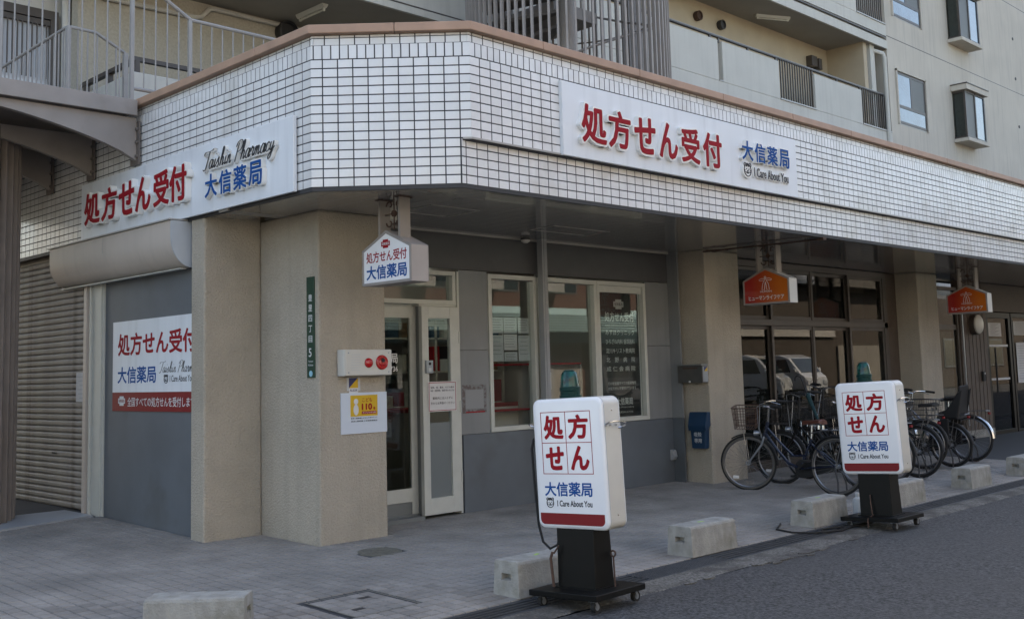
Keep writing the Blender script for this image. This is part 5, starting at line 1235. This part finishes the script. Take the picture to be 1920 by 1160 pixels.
    # drive
    q = MB(); q.prism([(p.x, p.y) for p in [Vector((bb.x+.10*math.cos(a), bb.z+.10*math.sin(a))) for a in [R(k) for k in range(-90, 91, 20)]]+[Vector((ra.x+.05*math.cos(a), ra.z+.05*math.sin(a))) for a in [R(k) for k in range(90, 271, 30)]]], (0,-.065,0), X, Z, Y, .016); q.build('chain_case', chain_guard, t_, **L)
    q = MB(); cr_ = R(-35)
    for s_ in (-1, 1):
        e = bb+Vector((.165*math.cos(cr_)*s_, -s_*.085, .165*math.sin(cr_)*s_)); q.bar(bb-Y*s_*.075, e, .022, .012, (0,1,0)); q.box(e.x-.045, e.x+.045, e.y-.05-s_*.05, e.y+.05-s_*.05, e.z-.012, e.z+.012)
    q.build('crank', 'blackm', t_, **L)
    q = MB()
    for s_ in (-1, 1): q.tube([ra+Vector((0,s_*.062,-.01)), ra+Vector((-.05,s_*.09,-.17)), Vector((ra.x-.055,s_*.11,.008))], .009, 6)
    q.tube([Vector((ra.x-.055,-.11,.008)), Vector((ra.x-.055,.11,.008))], .009, 6); q.build('kickstand', 'dgrey', t_, smooth=True, **L)
    # rack, rear lamp
    q = MB()
    for s_ in (-1, 1): q.tube([st+Vector((.0,s_*.02,.06)), Vector((-.40,s_*.07,.715)), Vector((-.80,s_*.07,.725))], .006, 6); q.tube([Vector((-.66,s_*.07,.72)), ra+Vector((-.02,s_*.065,0))], .005, 6)
    for xx in (-.8, -.66, -.52, -.40): q.tube([Vector((xx,-.07,.722)), Vector((xx,.07,.722))], .005, 6)
    q.build('rear_rack', 'spoke', t_, smooth=True, **L)
    q = MB(); q.box(-.835, -.815, -.025, .025, .672, .700); q.build('rear_reflector', 'darkred', t_, **L)
    q = MB(); q.lathe(hb+Vector((.10,0,.03)), X, [(.012,-.05),(.03,-.02),(.034,.02),(.0,.024)], 12); q.xform(SM); q.build('headlight', 'bikesilver', t_, smooth=True, **L)
    def wire_basket(c, w, l, d, m_, M_=None, nm='basket'):
        k = MB(); tw_ = 1.0; bw_ = .80
        for (s_, z) in ((1.0,d),(.95,d*.72),(.90,d*.45),(.85,d*.2),(.80,0)):
            pts = []
            for cx, cy, a0 in ((1,1,0),(-1,1,90),(-1,-1,180),(1,-1,270)):
                for i in range(4): a = R(a0+30*i); pts.append(c+Vector((cx*(l/2*s_-.05)+.05*math.cos(a), cy*(w/2*s_-.05)+.05*math.sin(a), z)))
            k.tube(pts, .006 if z == d else .003, 5, closed=True)
        per = []
        for i in range(9): t = -1+2*i/8; per += [(t,-1),(t,1)]
        for i in range(1, 8): t = -1+2*i/8; per += [(-1,t),(1,t)]
        for (a, b_) in per: k.tube([c+Vector((a*(l/2-.01),b_*(w/2-.01),d)), c+Vector((a*l/2*.80,b_*w/2*.80,0))], .0024, 4)
        for i in range(9): t = -1+2*i/8; k.tube([c+Vector((t*l/2*.8,-w/2*.8,0)), c+Vector((t*l/2*.8,w/2*.8,0))], .0024, 4)
        if M_: k.xform(M_)
        return k.build(nm, m_, t_, **L)
    if basket:
        wire_basket(Vector((.565,0,.735)), .37*big, .29*big, .245*big, basket, SM)
        q = MB()
        for s_ in (-1, 1): q.tube([Vector((.60,s_*.06,.735)), fa+Y*s_*.058], .0055, 6)
        q.xform(SM); q.build('basket_stay', 'chrome', t_, smooth=True, **L)
    if rear_basket: wire_basket(Vector((-.62,0,.735)), .36, .40, .24, 'dgrey', nm='rear_basket')
    if child:
        q = MB(); c = Vector((-.58,0,.66))
        q.box(c.x-.16, c.x+.14, -.14, .14, c.z, c.z+.05)
        side = [(c.x-.15,c.z+.02),(c.x+.09,c.z+.02),(c.x+.10,c.z+.10),(c.x+.00,c.z+.13),(c.x-.09,c.z+.22),(c.x-.18,c.z+.36),(c.x-.25,c.z+.40),(c.x-.21,c.z+.22)]
        for s_ in (-1, 1): q.prism(side, (0,s_*.145-.012,0), X, Z, Y, .024)
        bk = [(c.x-.16,c.z+.03),(c.x-.135,c.z+.03),(c.x-.20,c.z+.45),(c.x-.225,c.z+.45)]; q.prism(bk, (0,-.14,0), X, Z, Y, .28)
        for s_ in (-1, 1): q.prism([(c.x-.05,c.z+.02),(c.x+.10,c.z+.02),(c.x+.10,c.z-.32),(c.x-.03,c.z-.36)], (0,s_*.19-.02,0), X, Z, Y, .03)
        q.build('child_seat', 'blackm', t_, bevel=.012, **L)
        q = MB(); 
        for s_ in (-1, 1): q.prism([(c.x+.06,c.z-.26),(c.x+.16,c.z-.24),(c.x+.16,c.z-.27),(c.x+.06,c.z-.30)], (0,s_*.19-.05,0), X, Z, Y, .09)
        q.build('foot_rest', 'dgrey', t_, **L)
    return t_
UP = R(90)
bicycle('dark blue city bicycle with bright handlebars and a wire front basket nearest the first column', 5.30, .46, UP+R(1), 'bikeblue', 'bikesilver', R(24), R(3), tyre_m='grey', basket='rust', saddle_m='saddlebrown', saddle_z=.80)
bicycle('black city bicycle with a large dark front basket, second from the column', 6.02, .50, UP-R(3), 'black', None, R(14), R(4), basket='blackm', bars_m='blackm', saddle_z=.86, bar_z=1.10, big=1.12, child=False, rear_basket=False)
bicycle('black bicycle with tall handlebars third from the column', 6.72, .55, UP+R(2), 'black', None, R(-12), R(3), basket='blackm', bars_m='blackm', saddle_z=.88, bar_z=1.16, rear_basket=True)
bicycle('bicycle with a silver frame and curved bright handlebars behind the further sign stand', 7.55, .55, UP-R(2), 'bikesilver', None, R(20), R(3), basket='dgrey', bars_m='bikesilver', bar_z=1.12, rear_basket=True)
bicycle('dark bicycle with grey tyres right of the further sign stand', 8.50, .92, UP+R(2), 'black', None, R(-10), R(3), basket='blackm', bars_m='blackm', saddle_z=.86, bar_z=1.08)
bicycle('dark green bicycle carrying a black child seat over its rear wheel', 9.02, .74, UP-R(2), 'bikegreen', None, R(8), R(-4), basket='blackm', bars_m='blackm', child=True, r=.30, saddle_z=.84)
bicycle('bicycle with a bright metal rear mudguard beside the second column', 9.88, .84, UP-R(1), 'bikesilver', None, R(-8), R(3), basket='dgrey', guard_m='chrome', saddle_z=.88)
um = thing('umbrella', 'furled umbrella with a curved handle hooked among the bicycle handlebars', 'umbrella', (6.30,.80,.75))
MB().tube([(6.28,.62,.60),(6.30,.80,1.02)], [.012,.030], 8).build('canopy', mat('teal_cloth', (.004, .035, .042), .8), um, smooth=True)
MB().tube([(6.30,.80,1.0),(6.31,.86,1.16),(6.315,.89,1.22),(6.315,.935,1.245),(6.315,.965,1.21),(6.315,.965,1.18)], .010, 8).build('handle', 'blackm', um, smooth=True)

# ================================================================== ACROSS THE STREET (seen in the window reflections)
op = thing('brick_building', 'red brick building with a teal awning on the other side of the street', 'building', (17,-14,0))
MB().box(8, 28, -20, -14, -.1, 9.5).build('wall', 'brick', op)
MB().box(7.9, 28.1, -14.12, -14.0, 2.55, 2.9).build('fascia', 'render', op)
for k in range(7): MB().prism([(-14.0,3.50-k*.075),(-13.15,3.20-k*.05+.02),(-13.15,3.185-k*.05),(-14.0,3.475-k*.075)], (8.0,0,0), Y, Z, X, 19.8).build('awning_slat', 'tealawn', op) if k < 1 else MB().box(8.0, 27.8, -13.15-.004*k, -13.12, 3.19-k*.085, 3.25-k*.085).build('awning_slat', 'tealawn', op)
for k in range(7):
    x = 8.2+k*2.85; w_ = MB().box(x, x+2.35, -14.02, -13.98, 3.98, 6.2).build('window', 'alugrey', op); MB().box(x+.06, x+1.15, -13.978, -13.972, 4.04, 6.14).build('pane', 'carglass', w_); MB().box(x+1.2, x+2.29, -13.978, -13.972, 4.04, 6.14).build('pane', 'carglass', w_)
    MB().box(x+.5, x+1.3, -13.97, -13.6, 4.0, 4.55).build('air_conditioner', 'offwhite', op)
    MB().box(x-.2, x+2.5, -14.03, -13.98, -.1, 2.5).build('shopfront', 'render' if k in (1, 4) else 'dgrey', op)  # dark grey bays carry the awning's shade in their colour
    MB().box(x+.2, x+1.0, -13.978, -13.95, .3, 1.9).build('poster', 'paper' if k % 2 else 'papergrey', op)
MB().box(7.9, 28.1, -13.6, -13.5, 2.3, 2.75).build('valance', 'tealawn', op)
hs = thing('timber_house', 'timber clad house with a dark tiled eave across the street', 'house', (38,-14,0))
MB().box(29, 50, -22, -14.5, -.1, 5.5).build('wall', 'woodwall', hs); MB().prism([(-14.0,4.9),(-14.0,5.05),(-18,7.2),(-22.5,5.05),(-22.5,4.9)], (28.5,0,0), Y, Z, X, 22).build('roof', 'rooftile', hs)
MB().box(28.9, 40, -14.48, -14.4, 2.6, 3.0).build('eave', 'render', hs); MB().box(40.2, 50, -14.48, -14.4, .0, 2.2).build('wall', 'slab', hs)
ho = thing('added_brown_house', 'plain brown house further along the other side of the street', 'house', (70,-15,0))  # added house screens the bright horizon from window reflections
MB().box(51, 110, -24, -15, -.1, 7.5).build('wall', 'woodwall', ho); MB().prism([(-14.4,7.5),(-14.4,7.7),(-19,10),(-24.5,7.7),(-24.5,7.5)], (50.5,0,0), Y, Z, X, 60).build('roof', 'rooftile', ho)
for k in range(8): w_ = MB().box(53+k*6, 55.4+k*6, -15.02, -14.96, 1.0, 2.6).build('window', 'alugrey', ho); MB().box(53.1+k*6, 55.3+k*6, -14.955, -14.95, 1.1, 2.5).build('pane', 'carglass', w_)
lo = thing('low_office', 'pale rendered office block opposite the chamfered corner', 'building', (-8,-15,0))
MB().box(-26, 7.2, -24, -14.6, -.1, 8).build('wall', 'render', lo)
for k in range(9): x = -25+k*3.5; w_ = MB().box(x, x+2, -14.6, -14.55, 1.0, 2.4).build('window', 'alugrey', lo); MB().box(x+.08, x+1.92, -14.548, -14.54, 1.08, 2.32).build('pane', 'carglass', w_)
def van(label, x, y, rz, m_):
    t_ = thing('parked_van', label, 'van', (x,y,-.122), rz, 'vans parked across the street'); L = dict(local=True)
    side = [(-1.7,.28),(-1.72,.9),(-1.66,1.55),(-1.45,1.86),(.55,1.88),(.95,1.75),(1.45,1.18),(1.68,1.02),(1.72,.55),(1.70,.28)]
    MB().prism(side, (0,-.74,0), X, Z, Y, 1.48).build('body', m_, t_, bevel=.06, **L)
    MB().prism([(.98,1.70),(1.42,1.20),(1.45,1.20),(1.01,1.72)], (0,-.62,.012), X, Z, Y, 1.24).build('windscreen', 'carglass', t_, **L)
    for s_ in (-1, 1):
        for (a, b_) in ((-1.45,-.55),(-.48,.30),(.36,.92)):
            MB().prism([(a,1.22),(b_+.10*(b_ > .5),1.22),(b_-.08*(b_ > .5),1.70),(a+.04,1.70)], (0,s_*.745-.006,0), X, Z, Y, .012).build('side_window', 'carglass', t_, **L)
        for a in (-1.08, 1.10):
            w_ = MB().cyl((a,s_*.60,.28), (a,s_*.755,.28), .28, seg=24).build('wheel', 'rubber', t_, smooth=True, **L); MB().cyl((a,s_*.75,.28), (a,s_*.762,.28), .18, seg=16).build('rim', 'bikesilver', w_, **L)
        MB().box(1.66, 1.735, s_*.56-.13, s_*.56+.13, .72, .92).build('headlight', 'lamp', t_, bevel=.03, **L)
        MB().box(1.2, 1.32, s_*.82-.07, s_*.82+.07, 1.2, 1.36).build('mirror', m_, t_, bevel=.03, **L)
    MB().box(1.69, 1.74, -.5, .5, .36, .62).build('grille', 'blackm', t_, **L); MB().box(-1.735, -1.69, -.6, .6, 1.15, 1.6).build('rear_window', 'carglass', t_, **L)
    return t_
van('white van facing the building across the street', 27.5, -11.6, R(72), 'carwhite'); van('white van parked behind the first white van', 31.3, -12.2, R(96), 'carwhite'); van('silver van parked nearest the corner across the street', 24.0, -12.4, R(84), 'cargrey')
